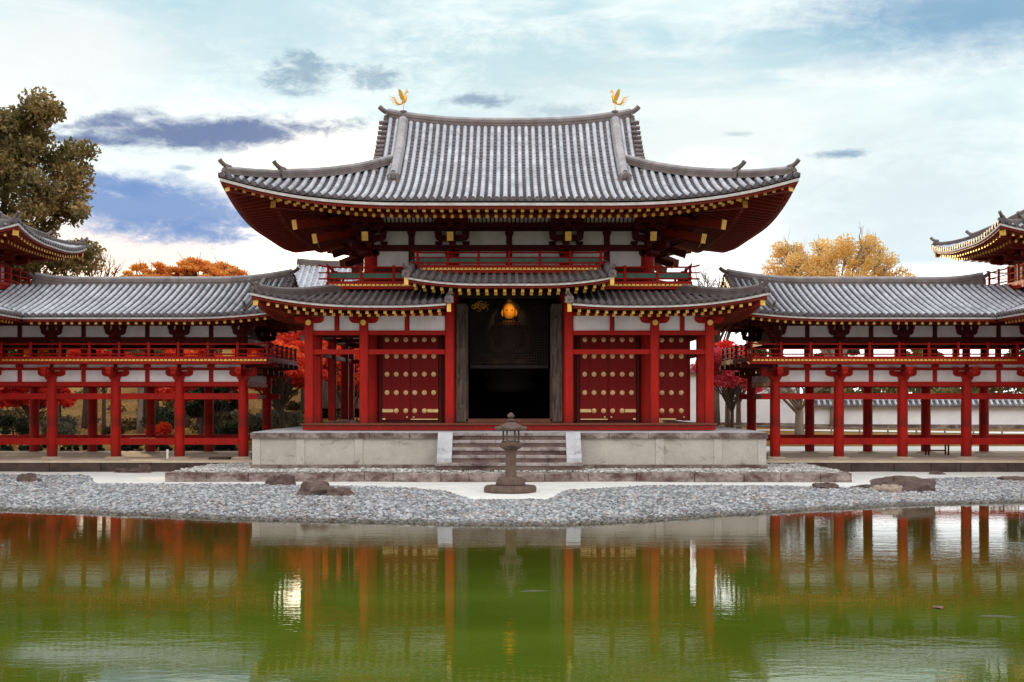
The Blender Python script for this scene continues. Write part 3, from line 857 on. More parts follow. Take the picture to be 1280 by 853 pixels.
# sill, deck floor
mb = MB(); mb.box(-7.3, 7.3, 45.22, 45.40, 1.93, 2.12); mb.build('sill_beam', M['red'], hall)
mb = MB(); mb.box(-7.35, 7.35, 45.16, 45.34, 2.121, 2.165); mb.box(-7.3, 7.3, 45.34, 47.2, 2.10, 2.16); mb.build('veranda_floor', M['wood_floor'], hall)
for sx in (-1, 1):
    mb = MB(); mb.box(min(sx*6.9, sx*7.3), max(sx*6.9, sx*7.3), 45.41, 57.5, 1.93, 2.10); mb.build('sill_beam', M['red'], hall)
# moya lower front walls: recess wall, door frames
def leaf(parent, x0, x1, y, z0, z1, name, m_='red_door', th=.07):
    mb = MB(); n = 3; w = (x1-x0)/n
    for i in range(n): mb.bbox(x0+i*w+.001, x0+(i+1)*w-.001, y, y+th, z0, z1, .002)
    return mb.build(name, M[m_], parent)
stud = MB(); stud.ball((0, 0, 0), (.068, .045, .068), 10, 6); stud.tube([(0, .0, 0), (0, .02, 0)], .088, 12)
studm = template(stud, 'stud', M['gold_pale'], SM)
smal = MB(); smal.ball((0, 0, 0), (.034, .025, .034), 8, 5); smalm = template(smal, 'stud', M['gold_pale'], SM)
ZR = [3+(500-y)*47.4/1600 for y in (425, 445.6, 468, 491, 513.6)]
for sx in (-1, 1):
    # wall in the bay behind the doors
    mb = MB(); a, b = sorted((sx*2.35, sx*4.9)); mb.box(a, b, 47.50, 47.56, 2.2, 5.40); mb.build('wall_board', M['red_dark'], hall)
    a, b = sorted((sx*2.62, sx*4.70))
    mb = MB(); mb.bbox(a-.12, a-.01, 47.36, 47.49, 2.16, 5.40, .01); mb.bbox(b+.01, b+.12, 47.36, 47.49, 2.16, 5.40, .01); mb.box(a-.01, b+.01, 47.36, 47.49, 2.161, 2.21); mb.build('door_frame', M['red_dark'], hall)
    mid = (a+b)/2
    for c, d, k in ((a, mid, 0), (mid, b, 1)):
        dr = leaf(hall, c+.006, d-.006, 47.38, 2.24, 5.38, 'door_leaf')
        xs = [c+(d-c)*f for f in ((.17, .5, .84) if k == 0 else (.16, .5, .83))]
        for r_, z in enumerate(ZR):
            for i, x in enumerate(xs):
                outer = (i == 0 and k == 0) or (i == 2 and k == 1)
                if r_ == 4 and outer: continue
                place('stud', studm, (x, 47.36, z), dr)
        mb = MB(); e = c if k == 0 else d; q = .42 if k == 0 else -.42
        mb.box(min(e, e+q)+.01, max(e, e+q)-.01, 47.345, 47.378, ZR[4]-.06, ZR[4]+.06); mb.build('hinge_strap', M['gold_pale'], dr)
        mb = MB(); mb.box(c+.02, d-.02, 47.35, 47.378, 2.26, 2.30) if k == (1 if sx < 0 else 0) else mb.box(min(e, e+q*.3)+.01, max(e, e+q*.3)-.01, 47.35, 47.378, 2.26, 2.32); mb.build('hinge_strap', M['gold_pale'], dr)
        place('stud', smalm, (mid+(-.12 if k == 0 else .12), 47.37, ZR[4]-.24), dr)
# open side door leaf on the right
dr = leaf(hall, 5.50, 6.62, 47.62, 2.24, 5.38, 'open_door_leaf')
for z in ZR:
    for x in (5.68, 6.03, 6.40): place('stud', studm, (x, 47.60, z), dr)
place('stud', smalm, (6.5, 47.61, ZR[4]-.24), dr)
mb = MB(); mb.box(5.52, 6.2, 47.59, 47.618, 2.26, 2.31); mb.build('hinge_strap', M['gold_pale'], dr)
for sx in (-1, 1):      # moya side walls
    mb = MB(); mb.box(sx*5.13-.05, sx*5.13+.05, 47.7, 55.1, 2.16, 5.40); mb.build('wall_board', M['red_door'], hall)
    # open weathered doors beside the doorway
    a, b = sorted((sx*1.58, sx*1.95))
    mb = MB(); mb.bbox(a, b, 47.1, 47.20, 2.2, 6.55, .02)
    for k in range(4): mb.box(a+.03, b-.03, 47.07, 47.10, 2.7+k*1.1, 2.82+k*1.1)
    mb.build('weathered_door', M['wood'], hall)
    mb = MB(); a, b = sorted((sx*1.53, sx*1.59)); mb.box(a, b, 47.2, 48.7, 2.2, 6.5); mb.build('weathered_door', M['wood'], hall)
mb = MB(); mb.box(-2.1, 2.1, 47.3, 47.5, 6.75, 7.0); mb.build('lintel', M['lattice'], hall)
mb = MB(); mb.box(-1.9, 1.9, 47.20, 47.5, 2.12, 2.30); mb.build('threshold', M['wood_floor'], hall)
# interior
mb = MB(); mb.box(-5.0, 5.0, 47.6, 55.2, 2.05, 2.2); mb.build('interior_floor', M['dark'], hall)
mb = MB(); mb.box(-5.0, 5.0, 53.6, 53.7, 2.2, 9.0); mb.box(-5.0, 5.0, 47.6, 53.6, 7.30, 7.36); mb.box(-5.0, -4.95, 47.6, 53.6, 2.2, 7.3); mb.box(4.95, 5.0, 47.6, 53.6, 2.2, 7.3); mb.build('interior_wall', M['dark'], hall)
# lattice screen with a round window in front of the statue
mb = MB(); cz = 6.42; zl0, zl1 = 4.30, 6.74; cr = .40; yl = 48.0
hw = 1.46
def clip_seg(fixed, lo, hi, c):
    d = abs(fixed-c[0])
    if d >= cr: return [(lo, hi)]
    q = math.sqrt(cr*cr-d*d); out = []
    if c[1]-q > lo: out.append((lo, c[1]-q))
    if c[1]+q < hi: out.append((c[1]+q, hi))
    return out
k = -hw
while k <= hw+.001:
    for lo, hi in clip_seg(k, zl0, zl1, (0, cz)): mb.box(k-.013, k+.013, yl, yl+.03, lo, hi)
    k += .1
k = zl0
while k <= zl1:
    for lo, hi in clip_seg(k, -hw, hw, (cz, 0)): mb.box(lo, hi, yl+.004, yl+.026, k-.013, k+.013)
    k += .1
ringp = [(math.cos(t)*cr, yl-.01, cz+math.sin(t)*cr) for t in [2*PI*i/28 for i in range(29)]]
mb.tube(ringp, .022, 6)
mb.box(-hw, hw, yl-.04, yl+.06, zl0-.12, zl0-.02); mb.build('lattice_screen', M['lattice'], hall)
# gilt openwork over the doorway
for sx in (-1, 1):
    mb = MB()
    rnd = random.Random(3)
    for i in range(16):
        a = rnd.uniform(0, 2*PI); cx_ = sx*(1.08+rnd.uniform(-.26, .26)); z_ = 6.50+rnd.uniform(-.14, .14)
        mb.tube([(cx_+math.cos(a+t)*.075, 47.9, z_+math.sin(a+t)*.075) for t in (0, 1, 2, 3, 4)], .012, 5)
    mb.build('gilt_openwork', M['gold_statue' if sx < 0 else 'lattice'], hall)  # right one coloured dark, painting it as unlit

# ================================================================== BUDDHA
bu = thing('buddha_statue', 'glowing golden seated buddha seen through the round window of the lattice screen', 'statue', (0, 50.2, 2.2))
def face_fn(v):
    d = v-Vector((0, 50.05, 6.45))
    if d.y < -.12:
        x, z = d.x, d.z
        d.y -= .05*math.exp(-((x/.045)**2+((z+.02)/.11)**2))           # nose
        d.y += .07*math.exp(-(((abs(x)-.11)/.06)**2+((z-.055)/.035)**2))  # eye sockets
        d.y -= .02*math.exp(-((x/.08)**2+((z+.16)/.03)**2))           # lips
        d.y += .012*math.exp(-((x/.1)**2+((z+.12)/.02)**2))
    return Vector((0, 50.05, 6.45))+d
mb = MB(); mb.lathe((0, 50.2, 4.35), [(.2, 0), (1.05, 0), (1.12, .12), (.98, .3), (.7, .42), (.55, .6), (.52, .9), (.58, 1.2), (.60, 1.42), (.46, 1.62), (.22, 1.76), (.17, 1.86), (.16, 2.0)], 28, sy=.72)
for sx in (-1, 1):
    mb.tube([(sx*.50, 50.15, 5.85), (sx*.72, 50.0, 5.4), (sx*.66, 49.8, 5.0), (sx*.2, 49.6, 4.85)], [.17, .16, .13, .09], 12)
    mb.tube([(sx*.3, 50.0, 4.6), (sx*.95, 49.75, 4.55), (sx*.5, 49.5, 4.5), (-sx*.1, 49.45, 4.5)], [.22, .24, .18, .1], 12)
mb.build('body', simple('shaded_statue_gold', (.10, .04, .008), (.17, .075, .015), 3, .6, .1, 15, .1), bu, True)  # darker copy of the head's gold, body shade painted in
mb = MB(); mb.ball((0, 50.05, 6.45), (.255, .27, .335), 28, 22, fn=face_fn)
for sx in (-1, 1): mb.tube([(sx*.25, 50.06, 6.53), (sx*.285, 50.05, 6.42), (sx*.265, 50.04, 6.22)], [.03, .035, .03], 8)
mb.build('head', M['gold_statue'], bu, True)
mb = MB(); mb.ball((0, 50.14, 6.58), (.285, .27, .26), 20, 12); mb.ball((0, 50.16, 6.86), (.13, .13, .12), 12, 8); mb.build('hair', simple('statue_hair', (.10, .06, .03), (.2, .11, .04), 30, .5, .8, 30), bu, True)
for sx in (-1, 1):
    mb = MB(); mb.ball((sx*.105, 49.84, 6.495), (.055, .02, .018), 8, 5); mb.build('eye', M['dark'], bu, True)
mb = MB(); mb.lathe((0, 50.2, 3.3), [(.9, 0), (1.0, .3), (.8, .5), (1.25, .85), (1.3, 1.0), (1.1, 1.06)], 24, sy=.8); mb.build('pedestal', M['dark'], bu, True)
mb = MB()
pl = [(math.sin(t)*(.95 if True else 0)*(1-.25*max(0, math.cos(t))), 5.6+1.35*math.cos(t)*(1.0 if math.cos(t) > 0 else .8)) for t in [2*PI*i/36 for i in range(36)]]
mb.prism(pl, 50.95, 51.0); mb.build('halo', simple('shaded_halo_gold', (.02, .012, .005), (.04, .025, .01), 6, .5, .8, 12, .5), bu)  # gold darkened so the halo looks unlit
lt = bpy.data.lights.new('statue_spotlight', 'SPOT'); lt.energy = 120; lt.color = (1, .58, .20); lt.spot_size = R(40); lt.spot_blend = 1.0; lt.shadow_soft_size = .08
lo = bpy.data.objects.new('statue_spotlight', lt); COL.objects.link(lo); lo.location = (.22, 48.3, 6.75)
lo.rotation_euler = (Vector((0, 50.0, 6.42))-Vector(lo.location)).to_track_quat('-Z', 'Y').to_euler()

# ================================================================== PHOENIX STATUES
def phoenix(x, face, label):
    z = 14.33+.42*(abs(x)/5.1)**2.6
    o = thing('phoenix_statue', label, 'statue', (x, HY, z), 'gilt phoenixes on the main ridge')
    G = M['gold']; f = face
    mb = MB(); mb.lathe((x, HY, z-.06), [(.15, 0), (.15, .06), (.11, .08)], 12); mb.build('base', M['ridge'], o)
    P = lambda a, b, y=0: (x+f*a, HY+y, z+b)
    mb = MB()
    mb.tube([P(-.07, .31), P(0, .36), P(.05, .46), P(.09, .56), P(.075, .65), P(.085, .73), P(.135, .785)], [.03, .075, .092, .068, .038, .030, .045], 12)
    mb.tube([P(.13, .79), P(.185, .775), P(.205, .73)], [.036, .020, .004], 8)
    mb.build('body', G, o, True)
    for y in (-.03, .03):
        mb = MB(); mb.tube([P(0, .36, y), P(.01, .22, y), P(-.005, .1, y), P(0, .02, y)], [.03, .016, .013, .012], 8)
        mb.tube([P(-.06, .03, y), P(.07, .03, y)], .012, 6); mb.build('leg', G, o, True)
    mb = MB()
    for a, h in ((.10, .87), (.13, .90), (.16, .87)): mb.prism([(x+f*(a-.015), z+.79), (x+f*(a+.02), z+.80), (x+f*(a-.005), z+h)], HY-.008, HY+.008)
    mb.prism([(x+f*.09, z+.74), (x+f*.08, z+.70), (x+f*.01, z+.76)], HY-.008, HY+.008)
    mb.build('crest', G, o)
    pw = [(-.03, .38), (.06, .46), (.03, .60), (-.05, .76), (-.12, .84), (-.165, .85), (-.185, .76), (-.165, .60), (-.10, .45)]
    for y in (-1, 1):
        mb = MB()
        yy = lambda b: y*(.05+.13*(b-.38)/.47)
        vs = [P(a, b, yy(b)) for a, b in pw]+[P(a, b, yy(b)+y*.018) for a, b in pw]; n_ = len(pw)
        mb.add(vs, [tuple(range(n_)), tuple(reversed(range(n_, 2*n_)))]+[((i+1) % n_, i, n_+i, n_+(i+1) % n_) for i in range(n_)])
        for k in range(4): mb.tube([P(-.04+.02*k, .46, yy(.46)+y*.02), P(-.17+.035*k, .84-.04*k, yy(.84-.04*k)+y*.02)], .012, 5)
        mb.build('wing', G, o)
    mb = MB()
    stem = [(.0, .34), (-.09, .285), (-.19, .28), (-.27, .35), (-.32, .46), (-.36, .57)]
    mb.tube([P(a, b) for a, b in stem], [.03, .035, .05, .05, .042, .015], 8)
    for (a, b), (c, d) in (((-.35, .54), (-.60, .63)), ((-.34, .52), (-.52, .58)), ((-.32, .47), (-.56, .49)), ((-.30, .42), (-.50, .42)), ((-.28, .37), (-.46, .35)), ((-.24, .33), (-.41, .28)), ((-.21, .29), (-.34, .22))):
        m_ = ((a+c)/2, (b+d)/2-.02); mb.tube([P(a, b), P(*m_), P(c, d)], [.018, .013, .006], 5)
    mb.build('tail', G, o)
phoenix(-4.25, 1, 'gilt phoenix on the left end of the ridge, facing right')
phoenix(4.25, -1, 'gilt phoenix on the right end of the ridge, facing left')

# ================================================================== STONE PLATFORM AND STAIRS
plat = thing('stone_platform', 'grey stone platform with panelled face and dark stained capping under the temple hall', 'platform', (0, HY, .68))
PX, PY0, PY1 = 8.73, 43.5, 59.3
mb = MB(); mb.box(-PX+.12, PX-.12, PY0+.12, PY1-.12, .6, 1.68); mb.build('core', M['stone'], plat)
mb = MB()
n = 13
for i in range(n):
    a = -PX-.06+(2*PX+.12)*i/n; b = -PX-.06+(2*PX+.12)*(i+1)/n
    mb.bbox(a+.004, b-.004, PY0-.06, PY0+.9, 1.69, 1.88, .012)
for sx in (-1, 1):
    for i in range(9):
        y0 = PY0+.9+i*1.65
        a, b = sorted((sx*(PX+.06), sx*(PX-.8))); mb.bbox(a, b, y0+.004, min(y0+1.646, PY1), 1.69, 1.88, .012)
mb.build('capping', M['stone_cap'], plat)
mb = MB(); mb.box(-PX+.0, PX-.0, PY0-.0, PY1, 1.875, 1.905); mb.build('top_slab', M['stone_pale'], plat)
mb = MB()
for i in range(9):
    a = -PX-.05+(2*PX+.1)*i/9; mb.bbox(a+.004, a+(2*PX+.1)/9-.004, PY0-.09, PY0+.3, .60, .80, .012)
for sx in (-1, 1):
    a, b = sorted((sx*(PX+.05), sx*(PX-.3))); mb.bbox(a, b, PY0+.3, PY1, .6, .80, .012)
mb.build('plinth', M['stone_cap'], plat)
pil = [-8.60, -7.10, -5.12, 5.12, 7.10, 8.60]
for x in pil:
    mb = MB(); mb.bbox(x-.14, x+.14, PY0, PY0+.2, .80, 1.69, .01); mb.build('pilaster', M['stone'], plat)
segs = [(-8.46, -7.24), (-6.96, -5.26), (-4.98, -2.42), (2.42, 4.98), (5.26, 6.96), (7.24, 8.46)]
for a, b in segs:
    mb = MB(); mb.box(a, b, PY0+.035, PY0+.16, .80, 1.69); mb.build('face_panel', _stone('panel_stone_%d' % (a*10), (.56, .52, .465), (.42, .385, .34), (.17, .11, .095), .12+random.random()*.25, 1.3), plat)
for sx in (-1, 1):
    for i in range(7):
        mb = MB(); y = PY0+.3+i*2.2; a, b = sorted((sx*PX, sx*(PX-.2))); mb.bbox(a, b, y, y+.26, .8, 1.69, .01); mb.build('pilaster', M['stone'], plat)
# stairs
SY0 = 42.15
stair = thing('stone_stairs', 'short flight of stained stone steps between two pale cheek slabs up to the doorway', 'steps', (0, SY0, .68))
ns = 5; rise = (1.89-.68)/ns; tr = (PY0-.1-SY0)/ns
for i in range(ns):
    z0 = .66+rise*i; z1 = .68+rise*(i+1); y0 = SY0+tr*i
    mb = MB(); cuts = [-1.9, -.75+.3*(i % 2), .5+.25*((i+1) % 2), 1.9]
    if i == 0: cuts = [-2.44, -1.2, .2, 1.3, 2.44]
    for a, b in zip(cuts[:-1], cuts[1:]):
        mb.bbox(a+.003, b-.003, y0, PY0-.1, z1-.10, z1, .018); mb.box(a, b, y0+.05, PY0-.1, z0-.02 if i else z0, z1-.102, 1)
    mb.build('step', [M['stone_step'], M['riser']], stair)
for sx in (-1, 1):
    a, b = sorted((sx*1.905, sx*2.40))
    mb = MB(); mb.prism([(SY0+.28, .92), (PY0-.095, .92), (PY0-.095, 1.905), (PY0-.33, 1.905), (SY0+.28, 1.08)], a, b, axis='x'); mb.build('cheek_slab', M['stone_pale'], stair)
# side steps visible by the galleries
for sx, lb in ((-1, 'grey stone block step leaning by the left side of the platform'), (1, 'grey stone block step by the right side of the platform')):
    o = thing('side_steps', lb, 'steps', (sx*9.3, 49.0, .75))
    for i in range(3):
        mb = MB(); a, b = sorted((sx*8.80, sx*(9.75-.3*i))); mb.bbox(a, b, 48.3, 49.9, .7+.3*i+(.002 if i else 0), 1.0+.3*i, .015); mb.build('step', M['stone_dark' if i < 1 else 'stone_pale'], o)

# ================================================================== GALLERIES (wings)
def gallery(m, label):
    o = thing('gallery', label, 'covered corridor', (m*16, 51.9, .75), None)
    YA, YC = 49.5, 54.3; YM = 51.9
    XS = [10.28+2.465*i for i in range(6)]           # columns
    colm = template(column_mesh(.20, 3.02), 'column', M['red'], SM)
    up = template(column_mesh(.15, 1.75), 'column', M['red_dark'], SM)
    bst = MB(); bst.lathe((0, 0, 0), [(.42, 0), (.42, .03), (.33, .06)], 14); bsm = template(bst, 'base', M['floor_stone'], SM)
    lowb = template(bracket_simple(.85, .53), 'bracket', M['red']); lowbk = template(bracket_simple(), 'bracket', M['red_dark'])
    upb = template(bracket_simple(half=.40), 'bracket', M['red_dark'])
    for x in XS:
        for y in (YA, YC):
            fr = y == YA
            place('column', colm, (m*x, y, .80), o); place('base_stone', bsm, (m*x, y, .75), o)
            place('bracket', lowb if fr else lowb, (m*x, y, 3.74), o, (0, 0, 0 if fr else PI))
            place('upper_column', up, (m*x, y, 4.60), o)
            place('upper_bracket', upb, (m*x, y-.02, 5.34), o)
    def hb(nm, a, b, y, z0, z1, w, mt='red'):
        mb = MB(); a, b = sorted((m*a, m*b)); mb.box(a, b, y-w/2, y+w/2, z0, z1); mb.build(nm, M[mt], o)
    x0, x1 = XS[0], XS[-1]
    for y in (YA, YC):
        hb('lower_tie_beam', x0+.15 if y == YA else x0-.45, x1, y, 1.27, 1.52, .15)
        hb('tie_beam', x0-.55, x1, y, 3.02, 3.25, .15)
        hb('head_beam', x0-.2, x1, y, 3.52, 3.70, .20)
        hb('mid_beam', x0-.2, x1, y, 4.14, 4.24, .17)
        hb('floor_beam', x0-.3, x1, y, 4.36, 4.50, .22)
        hb('upper_head_beam', x0-.2, x1, y, 5.17, 5.42, .18, 'red_dark')
        hb('wall_plate', x0-.9, x1, y, 5.86, 6.00, .18, 'red_dark')
        for a, b in zip(XS[:-1], XS[1:]):
            mm = (a+b)/2
            for c, d in ((a, mm), (mm, b)):
                mb = MB(); c_, d_ = sorted((m*(c+.10), m*(d-.07))); mb.box(c_, d_, y-.03, y+.03, 3.70, 4.14); mb.box(c_, d_, y-.03, y+.03, 4.24, 4.36); mb.build('wall_panel', M['plaster'], o)
                mb = MB(); mb.box(c_, d_, y-.03, y+.03, 5.42, 5.86); mb.build('wall_panel', M['plaster'], o)
            mb = MB(); mb.bbox(m*mm-.08, m*mm+.08, y-.07, y+.07, 3.70, 4.36, .01); block(mb, (m*mm, y-.02, 4.20), .26, .15); mb.build('strut', M['red'], o)
            mb = MB(); mb.bbox(m*mm-.08, m*mm+.08, y-.07, y+.07, 5.42, 5.86, .01); mb.bbox(m*mm-.10, m*mm+.10, y-.08, y+.08, 4.60, 5.17, .01); mb.build('strut', M['red_dark'], o)
    for x in XS:
        mb = MB(); mb.box(m*x-.08, m*x+.08, YA, YC, 3.52, 3.68); mb.box(m*x-.07, m*x+.07, YA, YC, 3.04, 3.2) if x == x0 else None; mb.box(m*x-.08, m*x+.08, YA, YC, 5.2, 5.4); mb.build('cross_beam', M['red'], o)
    # end wall panel
    mb = MB(); mb.box(m*x0-.03, m*x0+.03, YA+.15, YC-.15, 3.68, 4.36); mb.build('end_panel', M['plaster'], o)
    # deck
    mb = MB(); a, b = sorted((m*9.2, m*23)); mb.box(a, b, 48.7, 55.1, 4.50, 4.59); mb.build('deck', M['red_dark'], o)
    path = [(-(9.2), 55.1), (-(9.2), 48.62), (-19.3, 48.62), (-19.3, 42)]
    if m > 0: path = [(-p[0], p[1]) for p in path]
    if m < 0: path = path[::-1]
    b_ = balcony(o, path, 4.66, .46, .60, green=False, over=.15, side_gold=False)
    # joist arms beyond the end
    for y in (49.5, 50.7, 51.9, 53.1, 54.3):
        for a_, b_1 in (((m*10.2, y, 4.30), (m*8.95, y, 4.36)), ((m*10.2, y, 4.06), (m*9.55, y, 4.10))):
            mb = MB(); mb.beam(a_, b_1, .14, .18); mb.build('joist', M['red_dark'], o)
    # roof
    GW = 9.2; cxr = m*(8.8+GW)
    def gp(s): return .255*s+.018*s*s
    def gl(x, y, d):
        e = -m*x            # grows toward the hall end
        t = max(0, (e-(GW-3.2))/3.2)
        return .20*t**2+.12*t**2*min(1, d/4.6)
    G = Roof(cxr, YM, GW, 4.6, 6.10, gp, gl)
    VX = 18.0               # inner eave of the forward wing
    def smin(u):
        X = abs(cxr+u); return max(0, X-VX)
    mb = MB()
    tiles(mb, G, 'F', -GW+.05, GW-.05, smin, lambda u: 4.5, .275, .075, .24, 10)
    tiles(mb, G, 'B', -GW+.05, GW-.05, lambda u: 0, lambda u: 4.5, .275, .075, .8, 6)
    # forward wing inner slope
    FWc = 22.6
    FR = Roof(m*FWc, 45.5, 4.6, 6.0, 6.10, gp, lambda x, y, d: 0)
    sd = 'R' if m < 0 else 'L'
    sg = 1 if sd == 'L' else -1
    tiles(mb, FR, sd, *(sorted((sg*(41-45.5), sg*(51.0-45.5)))), lambda u: max(0, 45.5+sg*u-47.3), lambda u: 4.5, .275, .075, .3, 8)
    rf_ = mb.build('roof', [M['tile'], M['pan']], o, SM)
    pts = [G.P('F', -m*GW+m*(10.4)*i/24, 4.6, -.20+.18*max(0, (i-20)/4)**2) for i in range(25)]
    oni('ridge_end_tile', pts[-1]+Vector((m*.02, 0, .05)), 0 if m > 0 else PI, .36, rf_)
    mb = MB(); mb.sweep(pts, ridge_prof(.40, .46)); mb.build('ridge', M['ridge'], rf_)
    mb = MB(); mb.tube([p+Vector((0, 0, .46)) for p in pts], .085, 8); mb.build('ridge_cap', M['ridge_cap'], rf_, SM)
    p = pts[0]; oni('ridge_end_tile', p+Vector((-m*.02, 0, .12)), PI if m > 0 else 0, .36, rf_)
    for fb in 'FB':          # gable-side descending ridge, bargeboard
        u = -m*(GW-1.05)*(1 if fb == 'F' else -1)
        q = [G.P(fb, u, .35+i*4.1/8, .02) for i in range(9)]
        mb = MB(); mb.sweep(q, ridge_prof(.30, .22)); mb.build('descending_ridge', M['ridge'], rf_)
        oni('ridge_end_tile', q[0], -PI/2 if fb == 'F' else PI/2, .27, rf_)
        u = -m*(GW-.0)*(1 if fb == 'F' else -1)
        q = [G.P(fb, u, .1+i*4.4/8, -.13) for i in range(9)]
        mb = MB(); mb.sweep(q, RECT(.08, .26)); mb.build('bargeboard', M['red_eave'], rf_)
        mb = MB()
        for k in range(16):
            p = G.P(fb, u, .1+k*.28, .05); mb.tube([(p.x-m*.12, p.y, p.z), (p.x+m*.2, p.y, p.z)], .08, 8)
        mb.build('gable_edge_tiles', M['ridge'], rf_, SM)
    ulo, uhi = sorted((-m*(GW-.02), -m*(GW-(VX-8.8))))
    for fb in 'FB':
        a_, b_2 = (ulo, uhi) if fb == 'F' else (-GW, GW)
        mb = MB(); mb.sweep(edge_pts(G, fb, a_, b_2, .06, -.085), RECT(.09, .085)); mb.build('eave_edge_board', M['fascia'], rf_)
        mb = MB(); mb.sweep(edge_pts(G, fb, a_, b_2, .14, -.18), RECT(.12, .11)); mb.build('eave_beam', M['red_eave'], rf_)
        zf = lambda d: -.27+.07*d
        mb = MB(); soffit(mb, G, fb, -GW, GW, .1, 4.5, lambda d: zf(d)+.06+.03*d, None, 20, 4); mb.build('eave_boarding', M['red_eave'], rf_)
        rafter_row('rafter', G, fb, a_+.1, b_2-.1, .30, .26, 2.4, .10, zf, 'round' if fb == 'F' else 'square', rf_, None, fb == 'B')
    ul, uh = sorted((sg*(41-45.5), sg*(47.3-45.5)))
    mb = MB(); mb.sweep(edge_pts(FR, sd, ul, uh, .06, -.085), RECT(.09, .085)); mb.build('eave_edge_board', M['fascia'], rf_)
    mb = MB(); mb.sweep(edge_pts(FR, sd, ul, uh, .14, -.18), RECT(.12, .11)); mb.build('eave_beam', M['red_eave'], rf_)
    rafter_row('rafter', FR, sd, ul+.1, uh-.1, .30, .26, 2.2, .10, lambda d: -.27+.07*d, 'round', rf_)
    mb = MB(); soffit(mb, FR, sd, *sorted((sg*(41-45.5), sg*(49.3-45.5))), .1, 4.5, lambda d: -.21+.1*d, None, 8, 3); mb.build('eave_boarding', M['red_eave'], rf_)
    mb = MB(); mb.sweep([(m*(VX+t), 47.3+t, 6.10+gp(t)+.03) for t in (0, 1, 2, 3, 4)], RECT(.34, .05)); mb.build('valley_gutter', M['ridge_cap'], rf_)
    gb = sorted((m*19.9, m*20.2))
    for yy in (44.6, 47.05):
        place('column', colm, (m*20.1, yy, .80), o); place('upper_column', up, (m*20.1, yy, 4.6), o)
    mb = MB(); mb.box(gb[0], gb[1]-.05, 42, 49.4, 3.52, 3.70); mb.box(gb[0]+.03, gb[1]-.08, 42, 49.4, 1.27, 1.5); mb.box(gb[0], gb[1]-.02, 42, 49.4, 5.17, 5.42); mb.build('wing_beams', M['red'], o)
    # podium
    a, b = sorted((m*8.85, m*27))
    mb = MB(); mb.box(a+.05, b-.05, 47.45, 56.2, .2, .66); mb.build('podium_core', M['stone_dark'], o)
    mb = MB(); rnd = random.Random(5+m); x = a
    while x < b-.2:
        L = rnd.uniform(1.1, 2.1); e = min(x+L, b); mb.bbox(x+.006, e-.006, 47.38, 47.9, .22, .665, .02); x = e
    mb.build('podium_edge', M['stone_dark'], o)
    mb = MB(); mb.box(a, b, 47.36, 56.3, .67, .75); mb.build('podium_floor', M['floor_stone'], o)
    # corner tower
    name = 'left' if m < 0 else 'right'
    t = thing('corner_tower', 'red tower with curved tiled roof above the %s corridor, %s' % (name, 'before the big olive tree' if m < 0 else 'clear sky behind it'), 'tower', (m*22.3, YM, 7.0))
    TW = 3.92
    def tl(x, y, d):
        ca = max(0, (abs(x)-.6)/(TW-.6)); cb = max(0, (abs(y)-.6)/(TW-.6)); return .44*min(ca, 1.05)**2.3*min(cb, 1.05)**2.3
    TR = Roof(m*22.3, YM, TW, TW, 9.25, lambda s: .30*s+.05*s*s, tl)
    mb = MB()
    for sd_ in 'FBLR':
        tiles(mb, TR, sd_, -TW+.1, TW-.1, lambda u: 0, lambda u: TW-abs(u), .27, .07, .26, 10)
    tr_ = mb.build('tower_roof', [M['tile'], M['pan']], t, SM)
    for sx in (-1, 1):
        for sy in (-1, 1):
            def hip(q, dz=0): return Vector((m*22.3+sx*(TW-q), YM+sy*(TW-q), 9.25+.3*q+.05*q*q+tl(TW-q, TW-q, q)+dz))
            yaw = math.atan2(sy, sx)
            p_ = [hip(1.3+i*2.4/8, .02) for i in range(9)]
            mb = MB(); mb.sweep(p_, ridge_prof(.30, .28)); mb.build('hip_ridge', M['ridge'], tr_); oni('ridge_end_tile', p_[0], yaw, .32, tr_)
            p_ = [hip(.15+i*1.1/5, .02) for i in range(6)]
            mb = MB(); mb.sweep(p_, ridge_prof(.28, .2)); mb.build('hip_ridge', M['ridge'], tr_); oni('ridge_end_tile', p_[0], yaw, .30, tr_)
            mb = MB(); a0 = hip(.2, -.33); a1 = hip(1.9, -.36)
            mb.beam(a0, a1, .2, .22); d = (a1-a0).normalized(); mb.beam(a0-d*.03, a0+d*.02, .23, .25, 1); mb.build('corner_rafter', [M['red_eave'], M['gold']], tr_)
    lim = lambda u: TW-abs(u)
    for sd_ in 'FBLR':
        low_eaves(tr_, TR, sd_, -TW+.04, TW-.04, lim, sd_ != ('L' if m > 0 else 'R'), .30, .75, 2.3)
    mb = MB(); mb.box(m*22.3-1.35, m*22.3+1.35, YM-1.35, YM+1.35, 6.9, 9.4); mb.build('tower_wall', M['plaster'], t)
    for sx in (-1, 0, 1):
        for sy in (-1, 0, 1):
            if sx or sy:
                mb = MB(); mb.lathe((m*22.3+sx*1.35, YM+sy*1.35, 6.9), [(.15, 0), (.15, 2.2), (.13, 2.4)], 12)
                block(mb, (m*22.3+sx*1.35, YM+sy*1.35, 8.75), .42, .2); mb.build('tower_column', M['red'], t)
                br = MB(); cx_, cy_ = m*22.3+sx*1.65, YM+sy*1.65
                arm(br, (cx_, cy_, 8.65), .55, .2, .16, 'x'); arm(br, (cx_, cy_, 8.65), .55, .2, .16, 'y')
                arm(br, (cx_+sx*.45, cy_+sy*.45, 8.88), .75, .2, .16, 'x'); arm(br, (cx_+sx*.45, cy_+sy*.45, 8.88), .6, .2, .16, 'y'); br.build('tower_bracket', M['red_eave'], t)
    mb = MB()
